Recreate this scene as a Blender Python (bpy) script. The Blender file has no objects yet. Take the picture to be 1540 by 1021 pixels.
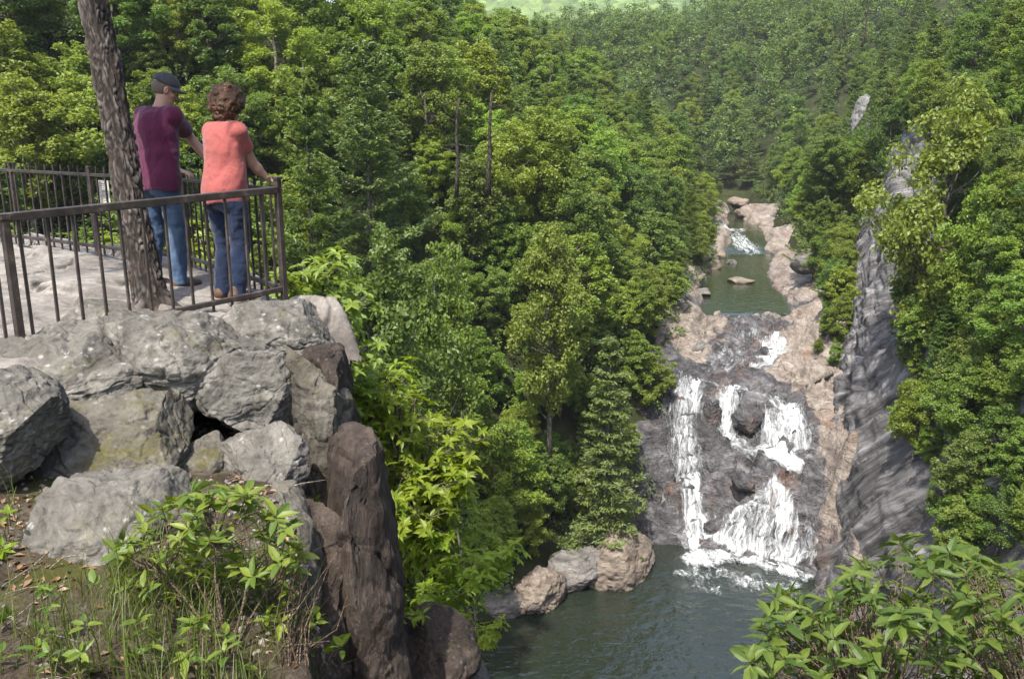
import bpy, bmesh, math, random
import numpy as np
from mathutils import Vector, Matrix, Euler

sc = bpy.context.scene
COL = sc.collection
rnd = random.Random(7)
R8 = np.random.default_rng(11)

# ------------------------------------------------------------------ camera
FPX, W0, H0 = 1304.0, 1540.0, 1021.0
PITCH = math.atan((510.5 - 195) / FPX)
CS, SN = math.cos(PITCH), math.sin(PITCH)
CAM = np.array([0.0, 0.0, 1.33])


def ray(px, py):
    u, v = (px - W0 / 2) / FPX, (H0 / 2 - py) / FPX
    return np.array([u, CS + v * SN, -SN + v * CS])


def P(px, py, d):
    return CAM + ray(px, py) * d


def PZ(px, py, z):
    r = ray(px, py)
    return CAM + r * ((z - CAM[2]) / r[2])


def proj(p):
    q = np.asarray(p, float) - CAM
    d = q[..., 1] * CS - q[..., 2] * SN
    up = q[..., 1] * SN + q[..., 2] * CS
    dd = np.where(np.abs(d) < 1e-6, 1e-6, d)
    return W0 / 2 + FPX * q[..., 0] / dd, H0 / 2 - FPX * up / dd, d


cd = bpy.data.cameras.new('camera')
cam = bpy.data.objects.new('camera', cd)
COL.objects.link(cam)
cam.location = CAM
cam.rotation_euler = (math.pi / 2 - PITCH, 0, 0)
cd.sensor_width = 36
cd.lens = 36 * FPX / W0
cd.clip_start = 0.05
cd.clip_end = 6000
sc.camera = cam

# ------------------------------------------------------------------ noise


def _h(ix, iy, iz, seed):
    with np.errstate(over='ignore'):
        n = (ix.astype(np.uint32) * np.uint32(374761393) + iy.astype(np.uint32) * np.uint32(668265263)
             + iz.astype(np.uint32) * np.uint32(2246822519) + np.uint32(seed * 3266489917 & 0xffffffff))
        n = (n ^ (n >> np.uint32(13))) * np.uint32(1274126177)
        n = n ^ (n >> np.uint32(16))
        n = n * np.uint32(2654435769)
        n = n ^ (n >> np.uint32(15))
    return n.astype(np.float64) / 4294967295.0


def noise(p, seed=0):
    p = np.asarray(p, float)
    i = np.floor(p).astype(np.int64)
    f = p - i
    f = f * f * f * (f * (f * 6 - 15) + 10)
    x, y, z = i[..., 0], i[..., 1], i[..., 2]
    fx, fy, fz = f[..., 0], f[..., 1], f[..., 2]
    r = 0
    for dx in (0, 1):
        wx = fx if dx else 1 - fx
        for dy in (0, 1):
            wy = fy if dy else 1 - fy
            for dz in (0, 1):
                wz = fz if dz else 1 - fz
                r = r + wx * wy * wz * _h(x + dx, y + dy, z + dz, seed)
    return r * 2 - 1


def fbm(p, octv=4, seed=0, gain=0.5, lac=2.03):
    p = np.asarray(p, float)
    a, r, t = 1.0, 0, 0
    for k in range(octv):
        r = r + a * noise(p, seed + k * 17)
        t += a
        a *= gain
        p = p * lac + 3.7
    return r / t


def ridged(p, octv=4, seed=0, gain=0.5):
    p = np.asarray(p, float)
    a, r, t = 1.0, 0, 0
    for k in range(octv):
        r = r + a * (1 - np.abs(noise(p, seed + k * 17)) * 2)
        t += a
        a *= gain
        p = p * 2.1 + 5.3
    return r / t


def v3(x, y, z=None):
    z = np.zeros_like(x) if z is None else z
    return np.stack(np.broadcast_arrays(x, y, z), -1).astype(float)


def sstep(a, b, x):
    t = np.clip((x - a) / (b - a), 0, 1)
    return t * t * (3 - 2 * t)


def smax(a, b, k):
    h = np.clip(0.5 + 0.5 * (a - b) / k, 0, 1)
    return b + (a - b) * h + k * h * (1 - h)


def smin(a, b, k):
    return -smax(-a, -b, k)


def worley(p):
    """distance to the nearest cell edge, and a random number per cell"""
    i = np.floor(p).astype(int)
    f1 = np.full(p.shape[:-1], 9.0)
    f2 = f1.copy()
    idc = np.zeros(p.shape[:-1])
    for dx in (-1, 0, 1):
        for dy in (-1, 0, 1):
            for dz in (-1, 0, 1):
                c = i + np.array([dx, dy, dz])
                o_ = np.stack([_h(c[..., 0], c[..., 1], c[..., 2], k_) for k_ in (5, 6, 7)], -1)
                d = np.linalg.norm(c + o_ - p, axis=-1)
                near = d < f1
                f2 = np.where(near, f1, np.minimum(f2, d))
                idc = np.where(near, o_[..., 0], idc)
                f1 = np.minimum(f1, d)
    return f2 - f1, idc


def nrm(v):
    v = np.asarray(v, float)
    return v / np.maximum(np.linalg.norm(v, axis=-1, keepdims=True), 1e-9)


# ------------------------------------------------------------------ meshes


def mesh_arrays(name, V, quads=None, tris=None, mat=None, smooth=False, uv=None):
    me = bpy.data.meshes.new(name)
    V = np.asarray(V, np.float32)
    q = np.zeros((0, 4), np.int32) if quads is None or len(quads) == 0 else np.asarray(quads, np.int32)
    t = np.zeros((0, 3), np.int32) if tris is None or len(tris) == 0 else np.asarray(tris, np.int32)
    me.vertices.add(len(V))
    me.vertices.foreach_set('co', V.ravel())
    nl = q.size + t.size
    me.loops.add(nl)
    li = np.concatenate([q.ravel(), t.ravel()])
    me.loops.foreach_set('vertex_index', li)
    me.polygons.add(len(q) + len(t))
    ls = np.concatenate([np.arange(len(q)) * 4, len(q) * 4 + np.arange(len(t)) * 3]).astype(np.int32)
    me.polygons.foreach_set('loop_start', ls)
    me.polygons.foreach_set('use_smooth', np.full(len(q) + len(t), smooth, bool))
    if uv is not None:
        l = me.uv_layers.new(name='UVMap')
        l.data.foreach_set('uv', np.asarray(uv, np.float32)[li].ravel())
    me.update(calc_edges=True)
    me.validate()
    if mat:
        me.materials.append(mat)
    return me


class MB:
    """collects pieces of ONE mesh"""

    def __init__(s):
        s.V, s.Q, s.T, s.n = [], [], [], 0

    def add(s, V, Q=None, T=None):
        V = np.asarray(V, float).reshape(-1, 3)
        if Q is not None and len(Q):
            s.Q.append(np.asarray(Q, int) + s.n)
        if T is not None and len(T):
            s.T.append(np.asarray(T, int) + s.n)
        s.V.append(V)
        s.n += len(V)

    def tube(s, pts, rad, n=8, cap=True):
        pts = np.asarray(pts, float)
        rad = np.broadcast_to(np.asarray(rad, float), (len(pts),))
        tg = nrm(np.gradient(pts, axis=0))
        a = np.array([0, 0, 1.0]) if abs(tg[0][2]) < 0.9 else np.array([1.0, 0, 0])
        V = []
        th = np.arange(n) * 2 * math.pi / n
        for k in range(len(pts)):
            a = a - tg[k] * np.dot(a, tg[k])
            a = nrm(a)
            b = np.cross(tg[k], a)
            V.append(pts[k] + rad[k] * (np.cos(th)[:, None] * a + np.sin(th)[:, None] * b))
        V = np.concatenate(V)
        Q = []
        for k in range(len(pts) - 1):
            for j in range(n):
                j2 = (j + 1) % n
                Q.append((k * n + j, k * n + j2, (k + 1) * n + j2, (k + 1) * n + j))
        T = []
        if cap:
            e = (len(pts) - 1) * n
            for j in range(1, n - 1):
                T += [(0, j + 1, j), (e, e + j, e + j + 1)]
        s.add(V, Q, T)

    def bar(s, p0, p1, w, h, up=(0, 0, 1), bev=0.0):
        """rectangular bar from p0 to p1, w across, h along up; chamfered edges"""
        p0, p1 = np.asarray(p0, float), np.asarray(p1, float)
        t = nrm(p1 - p0)
        up = np.asarray(up, float)
        sd = np.cross(t, up)
        if np.linalg.norm(sd) < 1e-4:
            sd = np.cross(t, (0, 1, 0))
        sd = nrm(sd)
        u2 = np.cross(sd, t)
        b = bev or min(w, h) * 0.12
        w, h = w / 2, h / 2
        c = [(-w + b, -h), (w - b, -h), (w, -h + b), (w, h - b), (w - b, h), (-w + b, h), (-w, h - b), (-w, -h + b)]
        V = [p + x * sd + y * u2 for p in (p0, p1) for x, y in c]
        Q = [(j, (j + 1) % 8, 8 + (j + 1) % 8, 8 + j) for j in range(8)]
        T = []
        for j in range(1, 7):
            T += [(0, j + 1, j), (8, 8 + j, 8 + j + 1)]
        s.add(V, Q, T)

    def mesh(s, name, mat=None, smooth=False):
        return mesh_arrays(name, np.concatenate(s.V), np.concatenate(s.Q) if s.Q else None,
                           np.concatenate(s.T) if s.T else None, mat, smooth)


def link(name, me, parent=None, loc=None):
    o = bpy.data.objects.new(name, me)
    COL.objects.link(o)
    if parent is not None:
        o.parent = parent
    if loc is not None:
        o.location = loc
    return o


def tag(o, label=None, cat=None, group=None, kind=None):
    if label:
        o['label'] = label
    if cat:
        o['category'] = cat
    if group:
        o['group'] = group
    if kind:
        o['kind'] = kind
    return o


def thing(name, label, cat, loc=(0, 0, 0), rz=0.0, group=None, kind=None):
    o = bpy.data.objects.new(name, None)
    COL.objects.link(o)
    o.location = loc
    o.rotation_euler = (0, 0, rz)
    o.empty_display_size = 0.2
    return tag(o, label, cat, group, kind)


def grid_faces(nu, nv):
    i = np.arange(nu - 1)[:, None] * nv + np.arange(nv - 1)[None, :]
    i = i.ravel()
    return np.stack([i, i + nv, i + nv + 1, i + 1], -1)


def fattr(me, name, vals):
    a = me.attributes.new(name, 'FLOAT', 'POINT')
    a.data.foreach_set('value', np.asarray(vals, np.float32).ravel())


# ------------------------------------------------------------------ materials
class NT:
    def __init__(s, name):
        s.m = bpy.data.materials.new(name)
        s.m.use_nodes = True
        s.t = s.m.node_tree
        s.t.nodes.clear()
        s.out = s.t.nodes.new('ShaderNodeOutputMaterial')

    def n(s, typ, ins=None, **props):
        nd = s.t.nodes.new('ShaderNode' + typ)
        for k, v in props.items():
            setattr(nd, k, v)
        for k, v in (ins or {}).items():
            sock = nd.inputs[k]
            if hasattr(v, 'is_output'):
                s.t.links.new(v, sock)
            else:
                sock.default_value = v
        return nd

    def coord(s, scale=(1, 1, 1), rot=(0, 0, 0), kind='Object'):
        tc = s.n('TexCoord')
        mp = s.n('Mapping', {'Vector': tc.outputs[kind], 'Scale': scale, 'Rotation': rot})
        return mp.outputs['Vector']

    def noise(s, vec, scale, detail=5, rough=0.55, dist=0.0):
        return s.n('TexNoise', {'Vector': vec, 'Scale': scale, 'Detail': detail, 'Roughness': rough, 'Distortion': dist}).outputs['Fac']

    def ramp(s, fac, stops, interp='LINEAR'):
        r = s.n('ValToRGB', {'Fac': fac})
        cr = r.color_ramp
        cr.interpolation = interp
        while len(cr.elements) < len(stops):
            cr.elements.new(0.5)
        for e, (p, c) in zip(cr.elements, stops):
            e.position = p
            e.color = (c, c, c, 1) if isinstance(c, (int, float)) else (*c, 1)
        return r.outputs['Color']

    def mix(s, fac, a, b, mode='MIX'):
        nd = s.n('Mix', data_type='RGBA', blend_type=mode)
        for i, v in ((0, fac), (6, a), (7, b)):
            if hasattr(v, 'is_output'):
                s.t.links.new(v, nd.inputs[i])
            elif i == 0:
                nd.inputs[0].default_value = v
            else:
                nd.inputs[i].default_value = (*v, 1) if len(v) == 3 else v
        return nd.outputs[2]

    def math(s, op, a, b=0.0):
        nd = s.n('Math', operation=op)
        for i, v in ((0, a), (1, b)):
            if hasattr(v, 'is_output'):
                s.t.links.new(v, nd.inputs[i])
            else:
                nd.inputs[i].default_value = v
        return nd.outputs[0]

    def attr(s, name):
        return s.n('Attribute', attribute_name=name).outputs['Fac']

    def bump(s, h, strength=0.5, dist=0.05, nrm=None):
        ins = {'Height': h, 'Strength': strength, 'Distance': dist}
        if nrm is not None:
            ins['Normal'] = nrm
        return s.n('Bump', ins).outputs['Normal']

    def principled(s, col, rough=0.8, nrm=None, spec=0.3, **extra):
        ins = {'Roughness': rough, 'Specular IOR Level': spec}
        ins['Base Color'] = col if hasattr(col, 'is_output') else (*col, 1)
        if nrm is not None:
            ins['Normal'] = nrm
        ins.update(extra)
        return s.n('BsdfPrincipled', ins)

    def done(s, sh):
        s.t.links.new(sh.outputs[0], s.out.inputs['Surface'])
        return s.m


def leaf_mat(name, c1, c2, trans=0.42, hue=0.035, val=0.38, rough=0.45, glow=1.7, spec=0.35, patch=None):
    k = NT(name)
    g = k.n('NewGeometry')
    oi = k.n('ObjectInfo')
    ri = g.outputs['Random Per Island']
    c = k.mix(ri, c1, c2)
    if patch is not None:
        f = k.noise(k.coord(), patch[0], 2)
        c = k.mix(k.ramp(f, [(0.42, 0), (0.6, 1)]), c, patch[1])
    h = k.math('ADD', 0.5 - hue / 2, k.math('MULTIPLY', oi.outputs['Random'], hue))
    rr = k.n('TexWhiteNoise', {'W': oi.outputs['Random']}, noise_dimensions='1D').outputs['Value']
    v = k.math('ADD', 1 - val / 2, k.math('MULTIPLY', rr, val))
    hs = k.n('HueSaturation', {'Hue': h, 'Saturation': 1.0, 'Value': v, 'Color': c})
    col = hs.outputs['Color']
    b = k.principled(col, rough, spec=spec)
    tr = k.n('BsdfTranslucent', {'Color': k.mix(1.0, col, (glow * 1.08, glow, glow * 0.45), 'MULTIPLY')})
    mx = k.n('MixShader', {'Fac': trans})
    k.t.links.new(b.outputs[0], mx.inputs[1])
    k.t.links.new(tr.outputs[0], mx.inputs[2])
    return k.done(mx)


def rock_mat(name, cols, scale=1.0, spec_amt=0.35, moss=0.0, stain=(0.05, 0.045, 0.04), stain_amt=0.6, stretch=(1, 1, 1),
             rot=(0, 0, 0), bump=0.6, bdist=0.03, rough=0.85, kind='Object', mosscol=(0.09, 0.10, 0.02), speck=(0.5, 0.5, 0.46), steep=None):
    k = NT(name)
    vec = k.coord((scale * stretch[0], scale * stretch[1], scale * stretch[2]), rot, kind)
    n1 = k.noise(vec, 1.3, 8, 0.62, 0.4)
    n2 = k.noise(vec, 6.0, 7, 0.7)
    n3 = k.noise(vec, 28.0, 5, 0.7)
    c = k.ramp(n1, [(0.28, cols[0]), (0.47, cols[1]), (0.72, cols[2])])
    c = k.mix(0.55, c, k.ramp(n2, [(0.25, 0.35), (0.5, 0.75), (0.75, 1.25)]), 'MULTIPLY')
    st = k.ramp(k.noise(vec, 2.4, 9, 0.7, 0.8), [(0.5, 0), (0.66, 1)])
    c = k.mix(k.math('MULTIPLY', st, stain_amt), c, stain)
    vo = k.n('TexVoronoi', {'Vector': vec, 'Scale': 15.0, 'Randomness': 1.0}).outputs['Distance']
    lich = k.math('MULTIPLY', k.ramp(k.math('ADD', vo, k.math('MULTIPLY', n3, 0.35)), [(0.33, 1), (0.43, 0)]),
                  k.ramp(k.noise(vec, 3.1, 4), [(0.42, 0), (0.58, 1)]))
    c = k.mix(k.math('MULTIPLY', lich, spec_amt), c, speck)
    c = k.mix(0.6, c, k.ramp(n3, [(0.3, 0.45), (0.5, 0.95), (0.7, 1.35)]), 'MULTIPLY')
    if moss > 0:
        g = k.n('NewGeometry')
        sep = k.n('SeparateXYZ', {'Vector': g.outputs['Normal']})
        up = k.ramp(sep.outputs['Z'], [(0.35, 0), (0.8, 1)])
        mf = k.math('MULTIPLY', k.ramp(k.noise(vec, 2.0, 8, 0.7), [(0.62 - moss * 0.3, 0), (0.74 - moss * 0.3, 1)]), up)
        c = k.mix(mf, c, k.mix(n3, mosscol, (mosscol[0] * 2.4, mosscol[1] * 2.2, mosscol[2] * 1.5)))
    hgt = k.math('ADD', k.math('ADD', k.math('MULTIPLY', n2, 1.0), k.math('MULTIPLY', n3, 0.35)), k.math('MULTIPLY', st, -0.3))
    crack = k.n('TexVoronoi', {'Vector': k.n('Mapping', {'Vector': vec, 'Scale': (1.2, 1.2, 2.6), 'Rotation': (0.35, 0.2, 0)}).outputs[0],
                               'Scale': 1.1}, feature='DISTANCE_TO_EDGE').outputs['Distance']
    hgt = k.math('ADD', hgt, k.ramp(k.math('ADD', crack, k.math('MULTIPLY', n2, 0.05)), [(0.0, 0.55), (0.09, 1.0)]))
    if steep is not None:
        gz = k.n('SeparateXYZ', {'Vector': k.n('NewGeometry').outputs['Normal']}).outputs['Z']
        c = k.mix(k.ramp(gz, [(0.45, 1), (0.75, 0)]), c, k.ramp(n2, [(0.3, tuple(v * 0.5 for v in steep)), (0.7, tuple(v * 1.6 for v in steep))]))
    b = k.principled(c, rough, k.bump(hgt, bump, bdist), spec=0.25)
    return k.done(b)


M = {}
M['rock'] = rock_mat('grey_rock', [(0.048, 0.044, 0.037), (0.122, 0.114, 0.099), (0.26, 0.245, 0.215)], 1.0, 0.6, 0.12, stain=(0.024, 0.02, 0.017), stain_amt=0.85, speck=(0.36, 0.355, 0.33), bump=0.9, mosscol=(0.05, 0.05, 0.014))
M['rock_dark'] = rock_mat('dark_rock', [(0.018, 0.013, 0.010), (0.058, 0.043, 0.034), (0.135, 0.106, 0.087)], 1.3, 0.35, 0.05,
                          stretch=(1.3, 1.3, 0.42), bump=1.0, bdist=0.05, stain=(0.014, 0.011, 0.010), speck=(0.24, 0.22, 0.19))
M['rock_mossy'] = rock_mat('mossy_rock', [(0.05, 0.045, 0.036), (0.115, 0.105, 0.085), (0.20, 0.185, 0.155)], 1.2, 0.3, 0.36,
                           stain=(0.035, 0.028, 0.018), mosscol=(0.045, 0.043, 0.015), bump=0.9, speck=(0.3, 0.29, 0.26))
M['ledge'] = rock_mat('pale_ledge_rock', [(0.119, 0.104, 0.090), (0.212, 0.193, 0.172), (0.306, 0.283, 0.255)], 0.9, 0.2, 0.0, stain=(0.076, 0.068, 0.058), stain_amt=0.6, speck=(0.357, 0.348, 0.326), steep=(0.051, 0.042, 0.037))
M['wet_ledge'] = rock_mat('wet_ledge_rock', [(0.016, 0.014, 0.014), (0.06, 0.052, 0.052), (0.14, 0.128, 0.125)], 0.35, 0.1, 0.0, stretch=(1, 1, 3.0), rot=(0.35, 0.35, 0.3), bdist=0.2, bump=0.9, stain=(0.07, 0.032, 0.018), stain_amt=0.5, rough=0.5)
M['outcrop'] = rock_mat('pale_outcrop_rock', [(0.06, 0.06, 0.055), (0.14, 0.138, 0.132), (0.26, 0.255, 0.25)], 0.3, 0.1, 0.0, stretch=(1, 1, 0.3))
M['river_boulder'] = rock_mat('tan_river_rock', [(0.09, 0.07, 0.055), (0.20, 0.162, 0.13), (0.30, 0.25, 0.20)], 0.35, 0.1, 0.1,
                              stretch=(1, 1, 2.2), rot=(0.3, 0.3, 0), bdist=0.15, bump=0.7, stain=(0.06, 0.05, 0.045))
M['river_boulder_grey'] = rock_mat('grey_river_rock', [(0.06, 0.055, 0.05), (0.15, 0.14, 0.13), (0.27, 0.25, 0.23)], 0.35, 0.1, 0.1,
                                   stretch=(1, 1, 3.0), rot=(0.3, 0.3, 0), bdist=0.15, bump=0.8)

# river bed: dark wet schist, tan dry slabs where the attribute says so
k = NT('river_rock')
vec = k.coord((0.5, 0.22, 1.2), (0.15, 0.25, 0.5))
n1 = k.noise(vec, 1.0, 9, 0.65, 0.5)
n2 = k.noise(vec, 5.0, 7, 0.7, 0.3)
n3 = k.noise(k.coord(), 3.0, 8, 0.7)
dark = k.ramp(n1, [(0.33, (0.016, 0.015, 0.016)), (0.48, (0.060, 0.057, 0.060)), (0.6, (0.125, 0.120, 0.124)), (0.73, (0.24, 0.235, 0.235))])
tan = k.ramp(n1, [(0.3, (0.10, 0.082, 0.068)), (0.5, (0.225, 0.188, 0.156)), (0.72, (0.34, 0.30, 0.26))])
tf = k.ramp(k.math('ADD', k.attr('tan'), k.math('MULTIPLY', k.math('SUBTRACT', n3, 0.5), 0.9)), [(0.4, 0), (0.6, 1)])
c = k.mix(tf, dark, tan)
rust = k.math('MULTIPLY', k.ramp(k.noise(k.coord((0.4, 0.25, 0.25)), 0.7, 5), [(0.55, 0), (0.68, 1)]), 0.45)
c = k.mix(rust, c, (0.17, 0.085, 0.045))
c = k.mix(0.6, c, k.ramp(n2, [(0.28, 0.35), (0.5, 0.9), (0.72, 1.35)]), 'MULTIPLY')
cw = k.n('VectorMath', {0: k.coord((0.85, 0.22, 0.9), (0.1, 0.2, 0.6)), 1: k.n('VectorMath', {0: k.n('TexNoise', {'Vector': k.coord(), 'Scale': 0.8, 'Detail': 4}).outputs['Color'], 'Scale': 0.7}, operation='SCALE').outputs[0]}, operation='ADD').outputs[0]
ck = k.n('TexVoronoi', {'Vector': cw, 'Scale': 1.0}, feature='DISTANCE_TO_EDGE').outputs['Distance']
hh = k.math('ADD', k.math('ADD', n2, k.math('MULTIPLY', n1, 1.5)), k.ramp(ck, [(0.0, 0.0), (0.05, 0.4)]))
M['river'] = k.done(k.principled(c, 0.55, k.bump(hh, 0.8, 0.35), spec=0.4))

# gorge wall: streaks along the dip (attribute-free: uses UV u along, v up)
k = NT('cliff_rock')
uv = k.coord((1, 1, 1), (0, 0, -0.75), 'UV')
mp = k.n('Mapping', {'Vector': uv, 'Scale': (1.05, 0.09, 1)}).outputs[0]
s1 = k.noise(mp, 1.0, 9, 0.66, 0.7)
s2 = k.noise(mp, 4.0, 8, 0.7, 0.4)
n3 = k.noise(k.coord(), 0.25, 5, 0.6)
c = k.ramp(s1, [(0.32, (0.026, 0.024, 0.025)), (0.44, (0.085, 0.080, 0.080)), (0.56, (0.175, 0.168, 0.166)), (0.70, (0.36, 0.35, 0.345))])
brn = k.ramp(k.math('ADD', k.attr('tan'), k.math('MULTIPLY', k.math('SUBTRACT', n3, 0.5), 1.3)), [(0.42, 0), (0.62, 1)])
c = k.mix(k.math('MULTIPLY', brn, 0.7), c, k.ramp(s1, [(0.3, (0.06, 0.040, 0.03)), (0.6, (0.20, 0.155, 0.125))]))
c = k.mix(0.65, c, k.ramp(s2, [(0.3, 0.3), (0.5, 0.9), (0.7, 1.4)]), 'MULTIPLY')
ms = k.ramp(k.noise(k.coord(), 0.5, 7, 0.7), [(0.62, 0), (0.70, 1)])
c = k.mix(k.math('MULTIPLY', ms, 0.6), c, (0.035, 0.05, 0.015))
M['cliff'] = k.done(k.principled(c, 0.7, k.bump(k.math('ADD', s1, k.math('MULTIPLY', s2, 0.7)), 0.9, 0.4), spec=0.3))

k = NT('forest_floor')
n1 = k.noise(k.coord(), 0.35, 8, 0.7)
c = k.ramp(n1, [(0.3, (0.014, 0.016, 0.007)), (0.55, (0.03, 0.036, 0.014)), (0.75, (0.05, 0.05, 0.024))])
M['floor'] = k.done(k.principled(c, 0.95, k.bump(n1, 0.6, 0.5), spec=0.1))

k = NT('litter_soil')
vec = k.coord()
n1 = k.noise(vec, 3.0, 8, 0.7)
n2 = k.noise(vec, 40.0, 6, 0.75)
c = k.ramp(n1, [(0.3, (0.03, 0.022, 0.015)), (0.5, (0.075, 0.058, 0.043)), (0.68, (0.15, 0.128, 0.10))])
c = k.mix(0.7, c, k.ramp(n2, [(0.3, 0.3), (0.5, 0.9), (0.68, 1.8)]), 'MULTIPLY')
mf = k.ramp(k.noise(vec, 1.7, 7, 0.7), [(0.53, 0), (0.62, 1)])
c = k.mix(k.math('MULTIPLY', mf, 0.75), c, k.mix(n2, (0.03, 0.034, 0.009), (0.10, 0.10, 0.02)))
gz = k.n('SeparateXYZ', {'Vector': k.n('NewGeometry').outputs['Normal']}).outputs['Z']
rk = k.ramp(k.noise(k.coord((1, 1, 0.4)), 4.0, 9, 0.7), [(0.3, (0.02, 0.016, 0.014)), (0.5, (0.06, 0.046, 0.04)), (0.72, (0.13, 0.105, 0.09))])
c = k.mix(k.ramp(gz, [(0.35, 1), (0.7, 0)]), c, rk)
M['soil'] = k.done(k.principled(c, 0.95, k.bump(k.math('ADD', n2, n1), 0.8, 0.03), spec=0.1))

k = NT('distant_canopy')
vec = k.coord()
n1 = k.noise(vec, 0.05, 8, 0.7)
v1 = k.n('TexVoronoi', {'Vector': vec, 'Scale': 0.07}).outputs['Distance']
vc = k.n('TexVoronoi', {'Vector': vec, 'Scale': 0.07}).outputs['Color']
c = k.mix(0.6, k.ramp(n1, [(0.3, (0.05, 0.085, 0.025)), (0.6, (0.13, 0.18, 0.05))]), k.ramp(vc, [(0.1, 0.35), (0.9, 1.7)]), 'MULTIPLY')
M['canopy'] = k.done(k.principled(c, 0.9, k.bump(v1, 0.9, -9.0), spec=0.1))


def water_mat(name, deep, b1, s1, b2, s2, rough=0.04):
    k = NT(name)
    vec = k.coord((1, 1.0, 1))
    w1 = k.noise(k.coord((1.0, 1.35, 1), (0, 0, 0.5)), s1, 3, 0.55, 0.6)
    w2 = k.noise(vec, s2, 3, 0.6, 0.4)
    nn = k.bump(w2, b2, 0.25, k.bump(w1, b1, 0.6))
    c = k.mix(k.noise(vec, 0.08, 3), deep, tuple(x * 1.5 for x in deep))
    return k.done(k.principled(c, rough, nn, spec=1.0))


M['pool'] = water_mat('pool_water', (0.010, 0.014, 0.009), 0.35, 0.9, 0.3, 2.4, 0.05)
M['upper'] = water_mat('river_water', (0.016, 0.021, 0.009), 0.12, 0.8, 0.1, 2.5)

# white water: UV v runs down the fall in metres, u across in metres; attribute edge = 0 at the rim, 1 inside
k = NT('white_water')
uv = k.coord((1, 1, 1), (0, 0, 0), 'UV')
m1 = k.n('Mapping', {'Vector': uv, 'Scale': (3.2, 0.32, 1)}).outputs[0]
s1 = k.noise(m1, 1.0, 8, 0.68, 1.2)
s2 = k.noise(k.n('Mapping', {'Vector': uv, 'Scale': (6.0, 1.6, 1)}).outputs[0], 1.0, 6, 0.7, 0.8)
s3 = k.noise(k.n('Mapping', {'Vector': uv, 'Scale': (1.1, 0.22, 1)}).outputs[0], 1.0, 4, 0.55, 0.6)
dens = k.math('ADD', k.math('ADD', k.math('MULTIPLY', k.math('SUBTRACT', s3, 0.5), 1.9), k.math('MULTIPLY', k.math('SUBTRACT', s1, 0.5), 2.2)), k.math('ADD', k.math('MULTIPLY', k.math('SUBTRACT', s2, 0.5), 1.5), k.attr('edge')))
a = k.ramp(dens, [(0.05, 0.0), (0.4, 0.30), (0.8, 0.68), (1.5, 1.0)])
wb = k.principled(k.ramp(dens, [(0.15, (0.46, 0.50, 0.52)), (1.0, (0.66, 0.67, 0.675))]), 0.6, k.bump(s1, 0.2, 0.3), spec=0.2)
tb = k.n('BsdfTransparent')
mx = k.n('MixShader', {'Fac': a})
k.t.links.new(tb.outputs[0], mx.inputs[1])
k.t.links.new(wb.outputs[0], mx.inputs[2])
M['white'] = k.done(mx)


def bark(name, c0, c1, sc=(1, 1, 1), bd=0.03, plates=9.0):
    k = NT(name)
    vec = k.coord(sc)
    n2 = k.noise(vec, 14.0, 7, 0.7)
    dv = k.n('VectorMath', {0: vec, 1: (0.08, 0.08, 0.08)}, operation='ADD').outputs[0]
    warp = k.n('TexNoise', {'Vector': vec, 'Scale': 5.0, 'Detail': 3})
    ww = k.n('VectorMath', {0: vec, 1: k.n('VectorMath', {0: warp.outputs['Color'], 'Scale': 0.12}, operation='SCALE').outputs[0]}, operation='ADD').outputs[0]
    vo = k.n('TexVoronoi', {'Vector': ww, 'Scale': plates}, feature='DISTANCE_TO_EDGE').outputs['Distance']
    pl = k.ramp(vo, [(0.0, 0), (0.12, 0.7), (0.35, 1)])
    c = k.mix(pl, c0, k.mix(n2, c1, tuple(min(1, x * 2.0) for x in c1)))
    c = k.mix(0.5, c, k.ramp(n2, [(0.3, 0.45), (0.7, 1.3)]), 'MULTIPLY')
    return k.done(k.principled(c, 0.9, k.bump(k.math('ADD', pl, k.math('MULTIPLY', n2, 0.7)), 1.0, bd), spec=0.2))


M['pine_bark'] = bark('pine_bark', (0.03, 0.022, 0.018), (0.125, 0.092, 0.074), (1, 1, 0.33), 0.035, 17.0)
M['bark'] = bark('grey_bark', (0.04, 0.034, 0.028), (0.13, 0.115, 0.095), (1, 1, 0.3), 0.03, 5.0)
M['dark_bark'] = bark('dark_bark', (0.012, 0.010, 0.008), (0.045, 0.036, 0.03), (1, 1, 0.3), 0.03, 5.0)
M['twig'] = bark('grey_twig', (0.10, 0.085, 0.07), (0.20, 0.175, 0.15), (1, 1, 1), 0.003, 60.0)
M['twig_brown'] = bark('brown_twig', (0.045, 0.032, 0.022), (0.10, 0.072, 0.05), (1, 1, 1), 0.003, 60.0)

M['lf_mid'] = leaf_mat('leaf_mid_green', (0.106, 0.161, 0.027), (0.177, 0.239, 0.041))
M['lf_yel'] = leaf_mat('leaf_yellow_green', (0.126, 0.191, 0.026), (0.198, 0.268, 0.043))
M['lf_deep'] = leaf_mat('leaf_deep_green', (0.079, 0.131, 0.027), (0.134, 0.192, 0.041))
M['lf_pine'] = leaf_mat('needle_green', (0.094, 0.145, 0.040), (0.158, 0.213, 0.058), 0.25, 0.02, 0.25)
M['lf_far'] = leaf_mat('leaf_far_green', (0.083, 0.131, 0.030), (0.148, 0.200, 0.041), 0.35, 0.02, 0.2, patch=(0.09, (0.085, 0.129, 0.044)))
M['lf_lime'] = leaf_mat('leaf_lime', (0.131, 0.201, 0.013), (0.219, 0.275, 0.026), 0.45, 0.02, 0.15)
M['lf_laurel'] = leaf_mat('leaf_laurel', (0.055, 0.105, 0.016), (0.15, 0.195, 0.028), 0.35, 0.02, 0.1, rough=0.45, spec=0.3)
M['lf_rhodo'] = leaf_mat('leaf_rhododendron', (0.046, 0.082, 0.014), (0.116, 0.155, 0.025), 0.35, 0.02, 0.1, rough=0.48, spec=0.28)
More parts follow.
